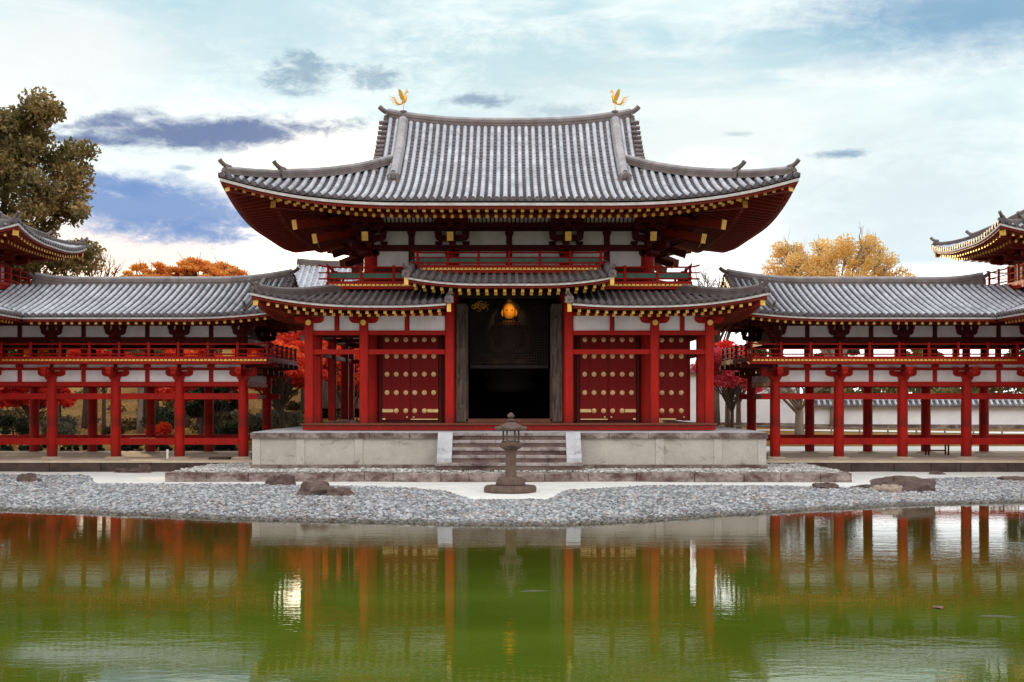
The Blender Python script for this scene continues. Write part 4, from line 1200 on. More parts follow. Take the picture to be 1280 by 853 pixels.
    for z0_, z1_, e in ((8.50, 8.66, 1.46), (7.62, 7.78, 1.46), (9.10, 9.22, 2.5)):
        for s_ in (-1, 1):
            mb.box(m*22.3-e, m*22.3+e, YM+s_*e-.07, YM+s_*e+.07, z0_, z1_); mb.box(m*22.3+s_*e-.07, m*22.3+s_*e+.07, YM-e+.08, YM+e-.08, z0_+.003, z1_-.003)
    mb.build('tower_beam', M['red_eave'], t)
    bq = 2.06
    c = m*22.3
    balcony(t, [(c-bq, YM-bq), (c-bq, YM+bq), (c+bq, YM+bq), (c+bq, YM-bq), (c-bq, YM-bq)], 7.72, .62, .5, green=False, over=.12)
    mb = MB(); mb.box(c-bq, c+bq, YM-bq, YM+bq, 7.42, 7.55); mb.box(c-bq+.35, c+bq-.35, YM-bq+.35, YM+bq-.35, 7.1, 7.3); mb.box(c-bq+.5, c+bq-.5, YM-bq+.5, YM+bq-.5, 6.5, 7.08); mb.build('tower_deck', M['red_eave'], t)
    return o
gallery(-1, 'red raised corridor with long tiled roof left of the hall, autumn hillside behind')
gallery(1, 'red raised corridor with long tiled roof right of the hall, white wall behind')

# ================================================================== LANTERN
LX, LY = .05, 37.35
ln = thing('stone_lantern', 'weathered dark brown garden lantern on a two tier round base before the steps', 'lantern', (LX, LY, .33))
def lan(nm, prof, n=6, ph=0, sm=False):
    mb = MB(); mb.lathe((LX, LY, .33), prof, n, ph=ph); return mb.build(nm, M['lantern'], ln, SM if sm else False)
def rough(mb_prof, n, seed, amp):
    mb = MB(); mb.lathe((LX, LY, .30), mb_prof, n)
    mb.v = [tuple(Vector(v)+Vector((v[0]-LX, v[1]-LY, 0))*amp*mnoise.noise(Vector((v[0]*3, v[1]*3, seed)))) for v in mb.v]
    return mb
rough([(.77, 0), (.80, .06), (.79, .15), (.73, .20), (.4, .21)], 20, 1, .12).build('base_slab', M['lantern'], ln)
rough([(.42, .21), (.44, .25), (.41, .40), (.34, .44), (.2, .45)], 16, 4, .12).build('base_drum', M['lantern'], ln)
lan('shaft', [(.19, .42), (.165, .46), (.155, .85), (.155, 1.1), (.18, 1.20)], 16, sm=True)
lan('bracket_stage', [(.18, 1.20), (.30, 1.27), (.345, 1.33), (.345, 1.40), (.28, 1.43)], 12, sm=True)
cg = lan('firebox', [(.27, 1.43), (.27, 1.47), (.22, 1.48)], 6)
for i in range(6):
    a = 2*PI*i/6; x = LX+.225*math.cos(a); y = LY+.225*math.sin(a)
    mb = MB(); mb.bbox(x-.026, x+.026, y-.026, y+.026, .33+1.47, .33+1.76, .006); mb.build('post', M['lantern'], cg)
mb = MB()
n = 6; rings = []
for k, (r_, z_) in enumerate([(.36, 1.76), (.44, 1.80), (.45, 1.845), (.30, 1.92), (.17, 1.99), (.08, 2.03), (.07, 2.05)]):
    for j in range(24):
        a = 2*PI*j/24; c6 = abs(math.cos(3*a)); rr = r_*(1+.06*c6**6*(1 if k in (1, 2) else .4)); rings.append((LX+rr*math.cos(a), LY+rr*math.sin(a), .33+z_+(.035*c6**8 if k in (1, 2) else 0)))
fs = [tuple(reversed(range(24))), tuple(6*24+j for j in range(24))]
for k in range(6):
    for j in range(24): fs.append((k*24+j, k*24+(j+1) % 24, (k+1)*24+(j+1) % 24, (k+1)*24+j))
mb.add(rings, fs); mb.build('roof', M['lantern'], ln, SM)
lan('finial', [(.07, 2.03), (.13, 2.06), (.13, 2.09), (.06, 2.11), (.055, 2.13), (.105, 2.18), (.09, 2.24), (.02, 2.30)], 14, sm=True)

# ================================================================== GROUND, SAND, GRAVEL, POND
def interp(pts, x):
    if x <= pts[0][0]: return pts[0][1]
    for (a, b), (c, d) in zip(pts[:-1], pts[1:]):
        if x <= c:
            t = (x-a)/(c-a); t = t*t*(3-2*t)*.5+t*.5; return b+(d-b)*t
    return pts[-1][1]
def s2w(px, y, z=0):      # photo pixel on level z -> world
    Y = 1600*(CZ-z)/(y-500); return ((px-636.5)*Y/1600, Y)
SH = [s2w(*p) for p in ((0, 637.6), (90, 640.5), (180, 644), (311, 650), (400, 652), (480, 653.5), (570, 656), (700, 656.5), (800, 652), (912, 644), (1040, 636), (1137, 631), (1280, 627.5))]
SH = [(-60, 37.5), (-20, 35.6)]+SH+[(22, 39.5), (60, 41)]
GT = [s2w(*p, .33) for p in ((0, 594), (106, 595), (124, 605), (300, 606), (470, 609), (548, 613), (592, 623), (684, 623.5), (712, 613), (820, 607.6), (940, 607), (1062, 608), (1110, 605), (1172, 598), (1280, 597))]
GT = [(-60, 46.2), (-22, 45.6)]+GT+[(22, 45), (60, 46)]
shore = lambda x: interp(SH, x)+.12*mnoise.noise(Vector((x*1.1, 0, 5)))
gtop = lambda x: interp(GT, x)+.08*mnoise.noise(Vector((x*1.7, 3, 5)))
def ss(a, b, x): t = max(0, min(1, (x-a)/(b-a))); return t*t*(3-2*t)
def gz(x, y):
    t = y-shore(x)
    if t < 0: return max(-1.2, t*.2)
    h = .33*(1-math.exp(-t/2.2)) if t < 12 else .33
    h = min(h, .335)
    h += .02*mnoise.noise(Vector((x*.4, y*.4, 0)))*min(1, t)
    b = ss(56, 60, y); h = h*(1-b)+b*.75
    # wooded hill at the left, gentle lawn at the right
    left = ss(8, -6, x); k = max(0, y-60)
    h += left*(k*.065+.0016*min(k, 70)**2)*(1-.35*ss(-10, -40, x))+(1-left)*(.035*min(k, 40))
    if y > 60: h += .25*mnoise.noise(Vector((x*.12, y*.12, 2)))*ss(60, 66, y)
    return h
def grid_mesh(name, xs, y0f, y1f, ny, dz, m_, label=None, cat=None, smooth=True, pw=1.):
    mb = MB(); vs = []
    for x in xs:
        a, b = y0f(x), y1f(x)
        for j in range(ny+1):
            y = a+(b-a)*(j/ny)**pw; vs.append((x, y, gz(x, y)+dz))
    fs = []; n = ny+1
    for i in range(len(xs)-1):
        for j in range(ny):
            a = i*n+j; fs.append((a, a+n, a+n+1, a+1))
    mb.add(vs, fs); o = mb.build(name, m_, None, smooth); o['kind'] = 'structure'
    return o
def lins(a, b, n): return [a+(b-a)*i/n for i in range(n+1)]
def _ground(t, out):
    p = t.pos()
    n = t.noise(p, .25, 6, .65); n2 = t.noise(p, 3.5, 6, .8); n3 = t.noise(p, 14, 3, .7)
    c = t.ramp(n, [(.35, (.16, .09, .03)), (.55, (.30, .17, .055)), (.7, (.20, .14, .05))])
    v = t.node('ShaderNodeTexVoronoi'); t.sock(v.inputs['Vector'], p); v.inputs['Scale'].default_value = 3.2
    lf = t.maprange(v.outputs['Distance'], .32, .18)
    sel = t.m('MULTIPLY', lf, t.maprange(n2, .42, .6))
    c = t.mix(sel, c, (.55, .30, .05)); c = t.mix(t.m('MULTIPLY', t.maprange(n3, .6, .75), .5), c, (.05, .03, .02))
    pbr(t, out, c, .95, n2, .5, .05, 0, .1)
M['ground'] = mat('leaf_strewn_earth', _ground)
xs = [-900, -400, -200, -120, -80]+lins(-60, 60, 120)+[80, 120, 200, 400, 900]
# ground: one sheet, from before the camera to the horizon
ys = [-60, 0, 15]+lins(20, 60, 80)+lins(61, 130, 60)+[160, 220, 400, 900, 2200]
vs = [(x, y, gz(x, y)) for x in xs for y in ys]; fs = []
for i in range(len(xs)-1):
    for j in range(len(ys)-1):
        a = i*len(ys)+j; fs.append((a, a+len(ys), a+len(ys)+1, a+1))
mb = MB(); mb.add(vs, fs); g_ = mb.build('ground', M['ground'], None, True); g_['kind'] = 'structure'
M['sand'] = simple('raked_white_sand', (.70, .69, .65), (.86, .85, .81), 1.3, .95, .5, 60)
def _gravel(t, out):
    p = t.pos(); v = t.node('ShaderNodeTexVoronoi'); t.sock(v.inputs['Vector'], p); v.inputs['Scale'].default_value = 16
    n = t.noise(p, 1.2, 4)
    c = t.ramp(v.outputs['Color'], [(.1, (.10, .11, .125)), (.5, (.24, .26, .29)), (.9, (.46, .46, .46))])
    c = t.mix(t.maprange(v.outputs['Distance'], .25, .6), c, (.05, .05, .055))
    pbr(t, out, c, .85, v.outputs['Distance'], .8, .03, 0, .3)
M['gravel'] = mat('grey_gravel', _gravel)
grid_mesh('sand', lins(-40, 40, 160), gtop, lambda x: 47.6, 14, .004, M['sand'])
grid_mesh('gravel_bed', lins(-40, 40, 240), lambda x: shore(x)-1.2, lambda x: gtop(x)+.06, 24, .010, M['gravel'])
# pebbles
ICO = None
def pebbles(name, n, sampler, size, m_, seed, sq=(.75, 1.25)):
    rng = np.random.default_rng(seed)
    t_ = (1+5**.5)/2
    base = np.array([(-1,t_,0),(1,t_,0),(-1,-t_,0),(1,-t_,0),(0,-1,t_),(0,1,t_),(0,-1,-t_),(0,1,-t_),(t_,0,-1),(t_,0,1),(-t_,0,-1),(-t_,0,1)])/math.sqrt(1+t_*t_)
    F = np.array([(0,11,5),(0,5,1),(0,1,7),(0,7,10),(0,10,11),(1,5,9),(5,11,4),(11,10,2),(10,7,6),(7,1,8),(3,9,4),(3,4,2),(3,2,6),(3,6,8),(3,8,9),(4,9,5),(2,4,11),(6,2,10),(8,6,7),(9,8,1)])
    P = sampler(rng, n); n = len(P)
    S = (size[0]+(size[1]-size[0])*rng.random((n, 1))**2.2)*np.stack([rng.uniform(*sq, n), rng.uniform(*sq, n), rng.uniform(.35, .75, n)], 1)
    th = rng.uniform(0, 2*PI, n); c, s_ = np.cos(th), np.sin(th)
    V = base[None]*S[:, None, :]*(1+.22*rng.standard_normal((n, 12, 1)).clip(-1, 1))
    tx = rng.uniform(-.4, .4, n)
    X = V[..., 0]*c[:, None]-V[..., 1]*s_[:, None]; Y = V[..., 0]*s_[:, None]+V[..., 1]*c[:, None]; Z = V[..., 2]+X*tx[:, None]
    V = np.stack([X, Y, Z], 2)+P[:, None, :]
    V = V.reshape(-1, 3); FF = (F[None]+(np.arange(n)*12)[:, None, None]).reshape(-1, 3)
    me = bpy.data.meshes.new(name); me.vertices.add(len(V)); me.vertices.foreach_set('co', V.ravel())
    me.loops.add(FF.size); me.loops.foreach_set('vertex_index', FF.ravel().astype(np.int32))
    me.polygons.add(len(FF)); me.polygons.foreach_set('loop_start', np.arange(0, FF.size, 3, dtype=np.int32)); me.polygons.foreach_set('loop_total', np.full(len(FF), 3, dtype=np.int32))
    me.materials.append(m_); me.update(calc_edges=True)
    o = bpy.data.objects.new(name, me); COL.objects.link(o); o['kind'] = 'stuff'
    return o
def pebmat(nm, cols, stain):
    def f(t, out):
        g = t.node('ShaderNodeNewGeometry')
        c = t.ramp(g.outputs['Random Per Island'], cols)
        n = t.noise(g.outputs['Position'], 1.6, 4)
        z = t.node('ShaderNodeSeparateXYZ'); t.l.new(g.outputs['Position'], z.inputs[0])
        if stain: c = t.mix(t.maprange(z.outputs[2], .11, .03, 0, .75), c, (.085, .06, .035))
        c = t.mix(t.m('MULTIPLY', t.maprange(n, .45, .7), .45), c, (.10, .095, .10))
        pbr(t, out, c, .7, None)
    return mat(nm, f)
M['peb'] = pebmat('blue_grey_pebbles', [(0, (.12, .12, .13)), (.3, (.24, .25, .27)), (.55, (.36, .375, .395)), (.85, (.56, .575, .59)), (.93, (.42, .33, .27)), (1, (.20, .13, .10))], True)
M['peb_pale'] = pebmat('pale_pebbles', [(0, (.28, .27, .26)), (.5, (.50, .49, .46)), (1, (.75, .73, .68))], False)
def samp_gravel(rng, n):
    xs_ = rng.uniform(-19.5, 19.5, n); out = []
    for x in xs_:
        a = shore(x)-.15; b = gtop(x); d = a+(b-a)*rng.random()
        out.append((x, d, gz(x, d)+.015))
    return np.array(out)
o = pebbles('shore_pebbles', 95000, samp_gravel, (.018, .080), M['peb'], 3); tag(o, 'blue grey pebbles covering the pond shore', 'pebbles')
# terrace of pale gravel with kerb
TX0, TX1, TY0 = -11.2, 11.15, 41.6
mb = MB(); mb.box(TX0+.3, TX1-.3, TY0+.25, 47.35, .25, .62); tg = mb.build('gravel_terrace', M['sand'], None); tg['kind'] = 'structure'
rnd = random.Random(11)
kb = MB(); x = TX0
while x < TX1-.05:
    L = rnd.uniform(.9, 1.9); e = min(x+L, TX1)
    if TX1-e < .4: e = TX1
    kb.bbox(x+.006, e-.006, TY0+rnd.uniform(-.015, .015), TY0+.30, .2, .63+rnd.uniform(-.012, .008), .025); x = e
for sx, X in ((-1, TX0), (1, TX1)):
    y = TY0+.31
    while y < 47.2:
        L = rnd.uniform(1, 1.8); a, b = sorted((X, X-sx*.3)); kb.bbox(a, b, y+.005, min(y+L, 47.3)-.005, .2, .63, .025); y += L
kk = kb.build('terrace_kerb', M['kerb'], None); kk['kind'] = 'structure'
def samp_ter(rng, n):
    X = rng.uniform(TX0+.25, TX1-.25, n); Y = rng.uniform(TY0+.24, 47.3, n)
    k = (np.abs(X) > PX+.1) | (Y < PY0-.1); k &= ~((np.abs(X) < 2.44) & (Y > SY0)); X, Y = X[k], Y[k]
    return np.stack([X, Y, np.full(len(X), .635)+.02*np.sin(X*3)*np.cos(Y*4)+.04*np.clip(1-np.abs(Y-42.6)/1.2, 0, 1)], 1)
o = pebbles('terrace_pebbles', 15000, samp_ter, (.03, .075), M['peb_pale'], 9); tag(o, 'pale small pebbles on the kerbed terrace around the stone platform', 'pebbles')
# water
def _water(t, out):
    p = t.pos()
    v1 = t.mapping(p, (.55, 1.6, 1)); n1 = t.noise(v1, 1.6, 3, .5)
    v2 = t.mapping(p, (1.2, 2.6, 1), (3, 1, 0)); n2 = t.noise(v2, 3.2, 3, .55)
    n0 = t.noise(t.mapping(p, (.10, .22, 1)), 1, 2, .5)
    amp = t.maprange(n0, .35, .65, .35, 1.0)
    h = t.m('MULTIPLY', t.m('ADD', t.m('MULTIPLY', n1, .55), t.m('MULTIPLY', n2, .35)), amp)
    n3 = t.noise(t.mapping(p, (.25, .4, 1)), .6, 4, .6)
    y = t.node('ShaderNodeSeparateXYZ'); t.l.new(p, y.inputs[0])
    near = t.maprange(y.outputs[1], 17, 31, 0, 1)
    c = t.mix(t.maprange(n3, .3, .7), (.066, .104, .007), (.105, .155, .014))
    c = t.mix(t.m('MULTIPLY', near, .85), c, (.052, .030, .006))  # brown toward the shore paints the reflected hillside into the water
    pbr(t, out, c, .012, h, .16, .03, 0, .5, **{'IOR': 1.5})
M['water'] = mat('green_pond_water', _water)
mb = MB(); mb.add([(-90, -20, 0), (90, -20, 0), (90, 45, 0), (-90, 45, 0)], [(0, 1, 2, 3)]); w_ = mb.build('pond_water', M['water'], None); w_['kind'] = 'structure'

# ================================================================== ROCKS, CARP, SMALL THINGS
def rock(name, label, parts, m_='rock', cat='rock', seed=0, z=None, hs=1.55):
    """parts: list of (px, py, width_m, height_m, depth_m) on the shore"""
    mb = MB()
    for k, (px, py, w, h, d) in enumerate(parts):
        h *= hs
        Y = 1600*(CZ-.30)/(py-500); X = (px-636.5)*Y/1600; zz = gz(X, Y)
        def fn(v, X=X, Y=Y, zz=zz, k=k):
            q = Vector(((v.x-X)/w, (v.y-Y)/d, (v.z-zz)/h))*2
            f = 1+.38*mnoise.noise(q*1.3+Vector((seed, k, 0)))+.16*mnoise.noise(q*3.4+Vector((seed, k, 3)))+.06*mnoise.noise(q*8)
            r = Vector((v.x-X, v.y-Y, v.z-zz))*f; r.z = min(r.z, h*.78+.15*h*mnoise.noise(q*2))
            return Vector((X, Y, zz))+r
        mb.ball((X, Y, zz), (w/2, d/2, h*.9), 28, 18, fn=fn)
    o = mb.build(name, M[m_], None, R(35)); tag(o, label, cat); return o
rock('rock', 'dark small rock on the gravel at the far left', [(35, 604, .75, .24, .5)], seed=1)
rock('rock', 'low dark flat stone on the white sand below the left corridor', [(165, 592, 1.3, .14, .7), (182, 591, .6, .22, .5)], seed=2)
rock('rock', 'twin humped dark brown rock standing on the sand left of the big rock', [(341, 608, .50, .26, .4), (357, 608, .65, .30, .4)], seed=3)
rock('rock', 'largest reddish brown rock on the gravel, left of the lantern', [(395, 619, 1.05, .32, .8), (424, 620, .85, .20, .6)], seed=4)
rock('rock', 'small grey rock at the sand edge right of the lantern', [(1032, 610, .85, .16, .6)], seed=5)
rock('rock', 'wide flat brown boulder on the right gravel', [(1136, 610, 1.7, .34, 1.0), (1120, 606, 1.6, .24, .9)], seed=6)
rock('rock', 'pale cream rock in front of the wide brown boulder', [(1114, 612, .75, .22, .4), (1103, 611, .7, .16, .4)], 'rock_pale', seed=7)
rock('rock', 'tiny dark stone on the sand under the right corridor', [(1170, 594, .55, .1, .4)], seed=8)
rock('rock', 'flat dark stone in the gravel by the right edge of the photo', [(1268, 601, 1.2, .12, .6)], seed=9)
rock('rock', 'thin dark slab stone left of the wide brown boulder', [(1082, 609, .9, .10, .5)], seed=10)
rock('shore_stone', 'pale flat stone at the waterline on the right shore', [(1108, 634, .9, .10, .4)], 'rock_pale', seed=12)

def carp(px, py, L, yaw, label):
    X, Y = s2w(px, py, 0)
    mb = MB(); pts = []; rr = []
    for i in range(13):
        t = i/12; pts.append((L*(t-.5), .05*L*math.sin(t*4), -.012)); rr.append(max(.004, .085*L*math.sin(PI*min(1, t*.93+.07))**.8*(1-.35*t)))
    mb.tube(pts, rr, 10)
    mb.v = [(a, b, -.012+(c+.012)*.55) for a, b, c in mb.v]
    e = pts[-1]; mb.prism([(e[0]-.02, .0), (e[0]+.14*L, .012), (e[0]+.10*L, .0), (e[0]+.14*L, -.02)], e[1]-.06*L, e[1]+.06*L)
    mx = Matrix.Translation((X, Y, 0)) @ Matrix.Rotation(yaw, 4, 'Z'); mb.xform(mx)
    o = mb.build('carp', M['carp'], None, True); tag(o, label, 'fish'); 
    return o
carp(671, 739, .62, .12, 'dark carp breaking the green water below the lantern')
carp(1252, 771, .62, -.25, 'dark carp at the right edge of the pond')
X, Y = s2w(1171, 760, 0)
mb = MB(); mb.add([(X-.07, Y, .006), (X-.03, Y-.10, .02), (X+.03, Y-.16, .012), (X+.08, Y-.06, .03), (X+.05, Y+.08, .012), (X-.03, Y+.09, .02)], [(0, 1, 2, 3, 4, 5)])
mb.tube([(X+.05, Y+.08, .012), (X+.11, Y+.16, .012)], .006, 5); o = mb.build('floating_leaf', M['deadleaf'], None); tag(o, 'single brown dead leaf floating on the pond near the right carp', 'leaf')
# low bench on the right podium and slabs on the left one
o = thing('low_bench', 'low red wooden stand on thin legs beside the rear column of the right corridor', 'bench', (17.3, 52.0, .75))
mb = MB(); mb.bbox(16.9, 17.9, 51.8, 52.3, 1.20, 1.26, .01); mb.build('top', M['red'], o)
for x in (17.0, 17.8):
    for y in (51.87, 52.23):
        mb = MB(); mb.bbox(x-.03, x+.03, y-.03, y+.03, .752, 1.2, .005); mb.build('leg', M['red_dark'], o)
mb = MB(); mb.box(17.03, 17.77, 52.02, 52.08, .92, .97); mb.build('stretcher', M['red_dark'], o)
mb = MB(); mb.bbox(-11.3, -10.55, 48.1, 48.6, .752, .84, .01); o = mb.build('stone_slab', M['stone_dark'], None); tag(o, 'dark flat slab lying on the paving by the last column of the left corridor', 'slab')
mb = MB(); mb.bbox(-13.10, -13.02, 48.9, 48.96, .752, 1.10, .008); o = mb.build('marker_stake', M['plaster'], None); tag(o, 'small white stake on the paving under the left corridor', 'stake')

# ================================================================== REAR BUILDING AND WALLS
rb = thing('rear_building', 'distant building with pale silver tiled roof seen between the left corridor and the hall', 'building', (-9, 76, 3))
def rp(s): return .42*s+.03*s*s
RR = Roof(-9.0, 76, 3.6, 4.2, 8.62, rp, lambda x, y, d: .15*(abs(x)/3.6)**3)
mb = MB(); tiles(mb, RR, 'F', -3.5, 3.5, lambda u: 0, lambda u: 4.1, .34, .10, .3, 8); tiles(mb, RR, 'B', -3.5, 3.5, lambda u: 0, lambda u: 4.1, .34, .10, .8, 5)
r2 = mb.build('roof', [M['tile'], M['tile']], rb, SM)
pts = [RR.P('F', -3.6+7.2*i/10, 4.2, -.05) for i in range(11)]; mb = MB(); mb.sweep(pts, ridge_prof(.5, .4)); mb.build('ridge', M['ridge'], r2)
mb = MB(); mb.box(-12.0, -6.0, 73.6, 78.4, 2.5, 9.3); mb.build('wall', M['wood'], rb)

def tiled_wall(name, label, p0, p1, zt, th, cat, z0, base=True):
    p0 = Vector((*p0, 0)); p1 = Vector((*p1, 0)); d = (p1-p0).normalized(); nv = Vector((d.y, -d.x, 0)); L = (p1-p0).length
    o = thing(name, label, cat, ((p0+p1)/2)+Vector((0, 0, z0)))
    mb = MB(); mb.beam(p0+Vector((0, 0, (z0+.2+zt)/2)), p1+Vector((0, 0, (z0+.2+zt)/2)), th, zt-z0-.2); mb.build('plaster_face', M['wall_white'], o)
    mb = MB(); mb.beam(p0+Vector((0, 0, z0-.1)), p1+Vector((0, 0, z0-.1)), th+.12, .6); mb.build('stone_footing', M['stone_cap'], o)
    mb = MB(); n = int(L/.34)
    for s_ in (-1, 1):
        a = p0+Vector((0, 0, zt+.34)); b = p1+Vector((0, 0, zt+.34)); e = nv*s_*(th/2+.38)
        mb.add([a, b, b+e-Vector((0, 0, .30)), a+e-Vector((0, 0, .30)), a+e-Vector((0, 0, .40)), b+e-Vector((0, 0, .40))], [(0, 1, 2, 3), (3, 2, 5, 4)], 1)
        for i in range(n):
            c = p0+d*(i+.5)*L/n+Vector((0, 0, zt+.38)); mb.tube([c, c+e*1.02-Vector((0, 0, .31))], .085, 6, 0)
    mb.tube([p0+Vector((0, 0, zt+.44)), p1+Vector((0, 0, zt+.44))], .13, 8, 0)
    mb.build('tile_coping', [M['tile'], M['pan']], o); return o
tiled_wall('boundary_wall', 'long white plaster wall with grey tile coping behind the right corridor', (17.6, 76.5), (46, 73), 2.62, .35, 'wall', 1.35)
tiled_wall('boundary_wall', 'white plaster wall section rising behind the hall, right of its open door leaf', (10.6, 82), (17.4, 76.9), 4.7, .35, 'wall', 1.4)
# low rail fence and path kerb on the right lawn
o = thing('rope_fence', 'low wooden post and rail fence on the right lawn before the white wall', 'fence', (22, 69, 1.0))
for i in range(18):
    x = 11.5+i*1.5; y = 70-(i*.12); z = gz(x, y); mb = MB(); mb.tube([(x, y, z-.1), (x, y, z+.42)], .05, 7); mb.build('post', M['bark_pale'], o)
mb = MB(); mb.tube([(11.5+i*1.5, 70-i*.12, gz(11.5+i*1.5, 70-i*.12)+.34) for i in range(18)], .03, 6); mb.build('rail', M['bark_pale'], o)
mb = MB(); mb.add([(8.9, 62.4, gz(9, 62.4)+.02), (48, 58.6, gz(48, 58.6)+.02), (48, 61, gz(48, 61)+.03), (8.9, 64, gz(9, 64)+.03)], [(0, 1, 2, 3)])
def vpath(x0, x1, yf0, yf1, nm):
    return grid_mesh(nm, lins(x0, x1, 30), yf0, yf1, 3, .03, M['sand'])
vpath(8, 50, lambda x: 58.2, lambda x: 60.5, 'gravel_path')
vpath(12, 50, lambda x: 71.2-.05*(x-12), lambda x: 73.0-.09*(x-12), 'gravel_path')

# ================================================================== VEGETATION
def leaf_mesh(name, centers, radii, n, size, m_, parent, rng, flat=1., origin=None, hollow=.25):
    C = np.array([tuple(c) for c in centers]); Rr = np.array(radii)
    w = Rr**2; idx = rng.choice(len(C), n, p=w/w.sum())
    dirs = rng.standard_normal((n, 3)); dirs /= np.linalg.norm(dirs, axis=1)[:, None]
    rad = (rng.random(n)**.5)*(1-hollow)+hollow*rng.random(n)
    P = C[idx]+dirs*rad[:, None]*Rr[idx][:, None]*np.array([1, 1, flat])
    a = rng.standard_normal((n, 3)); a /= np.linalg.norm(a, axis=1)[:, None]
    b = np.cross(a, rng.standard_normal((n, 3))); b /= np.linalg.norm(b, axis=1)[:, None]
    s = size*rng.uniform(.6, 1.4, n)[:, None]
    V = np.stack([P-a*s, P+b*s*.55, P+a*s, P-b*s*.55], 1)
    org = np.array(origin if origin is not None else C.mean(0))
    V = (V-org).reshape(-1, 3); N = n
    me = bpy.data.meshes.new(name); me.vertices.add(len(V)); me.vertices.foreach_set('co', V.ravel())
    me.loops.add(4*N); me.loops.foreach_set('vertex_index', np.arange(4*N, dtype=np.int32))
    me.polygons.add(N); me.polygons.foreach_set('loop_start', np.arange(0, 4*N, 4, dtype=np.int32)); me.polygons.foreach_set('loop_total', np.full(N, 4, dtype=np.int32))
    me.materials.append(m_); me.update(calc_edges=True)
    o = bpy.data.objects.new(name, me); COL.objects.link(o)
    if parent is not None: o.parent = parent; o.location = Vector(org)-wloc(parent)
    else: o.location = org
    return o

def tree(name, label, cat, x, y, top, crown_w, base_f, lm, n, size, seed, bark='bark', group=None, trunk_r=None, cl=26, clr=.2, z=None, flat=.8, bare=False, lean=0., depth=None, twigs=3, hollow=.25):
    """top: z of the crown top; base_f: crown bottom as fraction of height"""
    rnd = random.Random(seed); rng = np.random.default_rng(seed)
    z0 = gz(x, y) if z is None else z; hgt = top-z0; tr = trunk_r or hgt*.028
    o = thing(name, label, cat, (x, y, z0), group)
    zb = z0+hgt*base_f; cw = crown_w/2; dw = (depth or crown_w)/2
    mb = MB(); bb = MB()
    fork = z0+hgt*max(.16, base_f*.75)
    bx = x+lean*.4
    mb.tube([(x, y, z0-.2), (x+lean*.1, y, z0+(fork-z0)*.4), (bx, y, fork), (bx+lean*.3, y, fork+hgt*.18)], [tr*1.35, tr, tr*.85, tr*.5], 9)
    cs = []; rs = []
    cc = Vector((x+lean, y, (zb+top)/2)); rz = (top-zb)/2
    for i in range(cl):
        # point in ellipsoid shell, denser outside
        for _ in range(20):
            v = Vector((rnd.gauss(0, 1), rnd.gauss(0, 1), rnd.gauss(0, 1))).normalized()
            if v.z > -.75: break
        r_ = rnd.uniform(.45, .86)
        r_ *= 1+.28*mnoise.noise(v*1.7+Vector((seed, 0, 0)))
        p = cc+Vector((v.x*cw*r_, v.y*dw*r_, v.z*rz*r_))
        st = Vector((bx, y, fork+rnd.uniform(-.04, .20)*hgt)); st.x += lean*.2
        mid = st.lerp(p, .5)+Vector((rnd.uniform(-.08, .08)*crown_w, rnd.uniform(-.08, .08)*crown_w, rnd.uniform(.0, .06)*hgt))
        br = tr*rnd.uniform(.28, .5)
        if i < 60: bb.tube([st, mid, p], [br, br*.6, br*.22], 5)
        for k in range(twigs if i < 60 else 0):
            e = p+Vector((rnd.gauss(0, 1), rnd.gauss(0, 1), rnd.gauss(.35, .8)))*clr*crown_w*.55
            q = mid.lerp(p, rnd.uniform(.2, 1))
            bb.tube([q, q.lerp(e, .5)+Vector((rnd.uniform(-.05, .05), 0, .03))*crown_w*.3, e], [br*.3, br*.2, br*.08], 4)
            if bare:
                for k2 in range(3):
                    e2 = e+Vector((rnd.gauss(0, 1), rnd.gauss(0, 1), rnd.gauss(.4, .8)))*clr*crown_w*.3; bb.tube([q.lerp(e, .5+.15*k2), e2], [br*.13, br*.05], 3)
        cs.append(p); rs.append(clr*crown_w*rnd.uniform(.55, 1.15))
    mb.build('trunk', M[bark], o, True); bb.build('branches', M[bark], o)
    if n: leaf_mesh('crown', cs, rs, n, size, M[lm], o, rng, flat, hollow=hollow)
    return o

# skyline trees
tree('camphor_tree', 'huge olive green evergreen tree rising behind the tower at the left edge', 'tree', -28.2, 64, 21.2, 18.0, .13, 'lf_camphor', 82000, .12, 21, trunk_r=.5, cl=230, clr=.056, hollow=.05, depth=8, twigs=2)
tree('bare_tree', 'leafless tree right of the big olive tree above the left corridor roof', 'tree', -23.0, 70, 11.6, 5.0, .45, 'lf_orange', 500, .07, 22, cl=34, clr=.2, bare=True, trunk_r=.30)
tree('maple_tree', 'orange maple top above the left corridor roof, nearer the bare tree', 'tree', -20.3, 72, 10.7, 4.4, .74, 'lf_gold', 11000, .085, 23, cl=70, clr=.12, flat=.45, group='maples above the left corridor roof')
tree('maple_tree', 'rust red maple top above the left corridor roof, nearer the hall', 'tree', -17.0, 71, 10.9, 5.0, .76, 'lf_gold', 12000, .085, 24, cl=70, clr=.11, flat=.4, group='maples above the left corridor roof')
tree('yellow_tree', 'tall golden yellow feathery tree above the right corridor roof', 'tree', 19.4, 76, 13.4, 9.2, .42, 'lf_yellow', 26000, .085, 25, 'bark_pale', cl=150, clr=.075, flat=.9, trunk_r=.3, twigs=4, hollow=.1, bare=True)
tree('bare_tree', 'thin leafless tree between the hall eave and the right corridor roof', 'tree', 12.6, 78, 11.2, 6.5, .45, 'lf_olive', 200, .06, 26, cl=34, clr=.2, bare=True, trunk_r=.22)
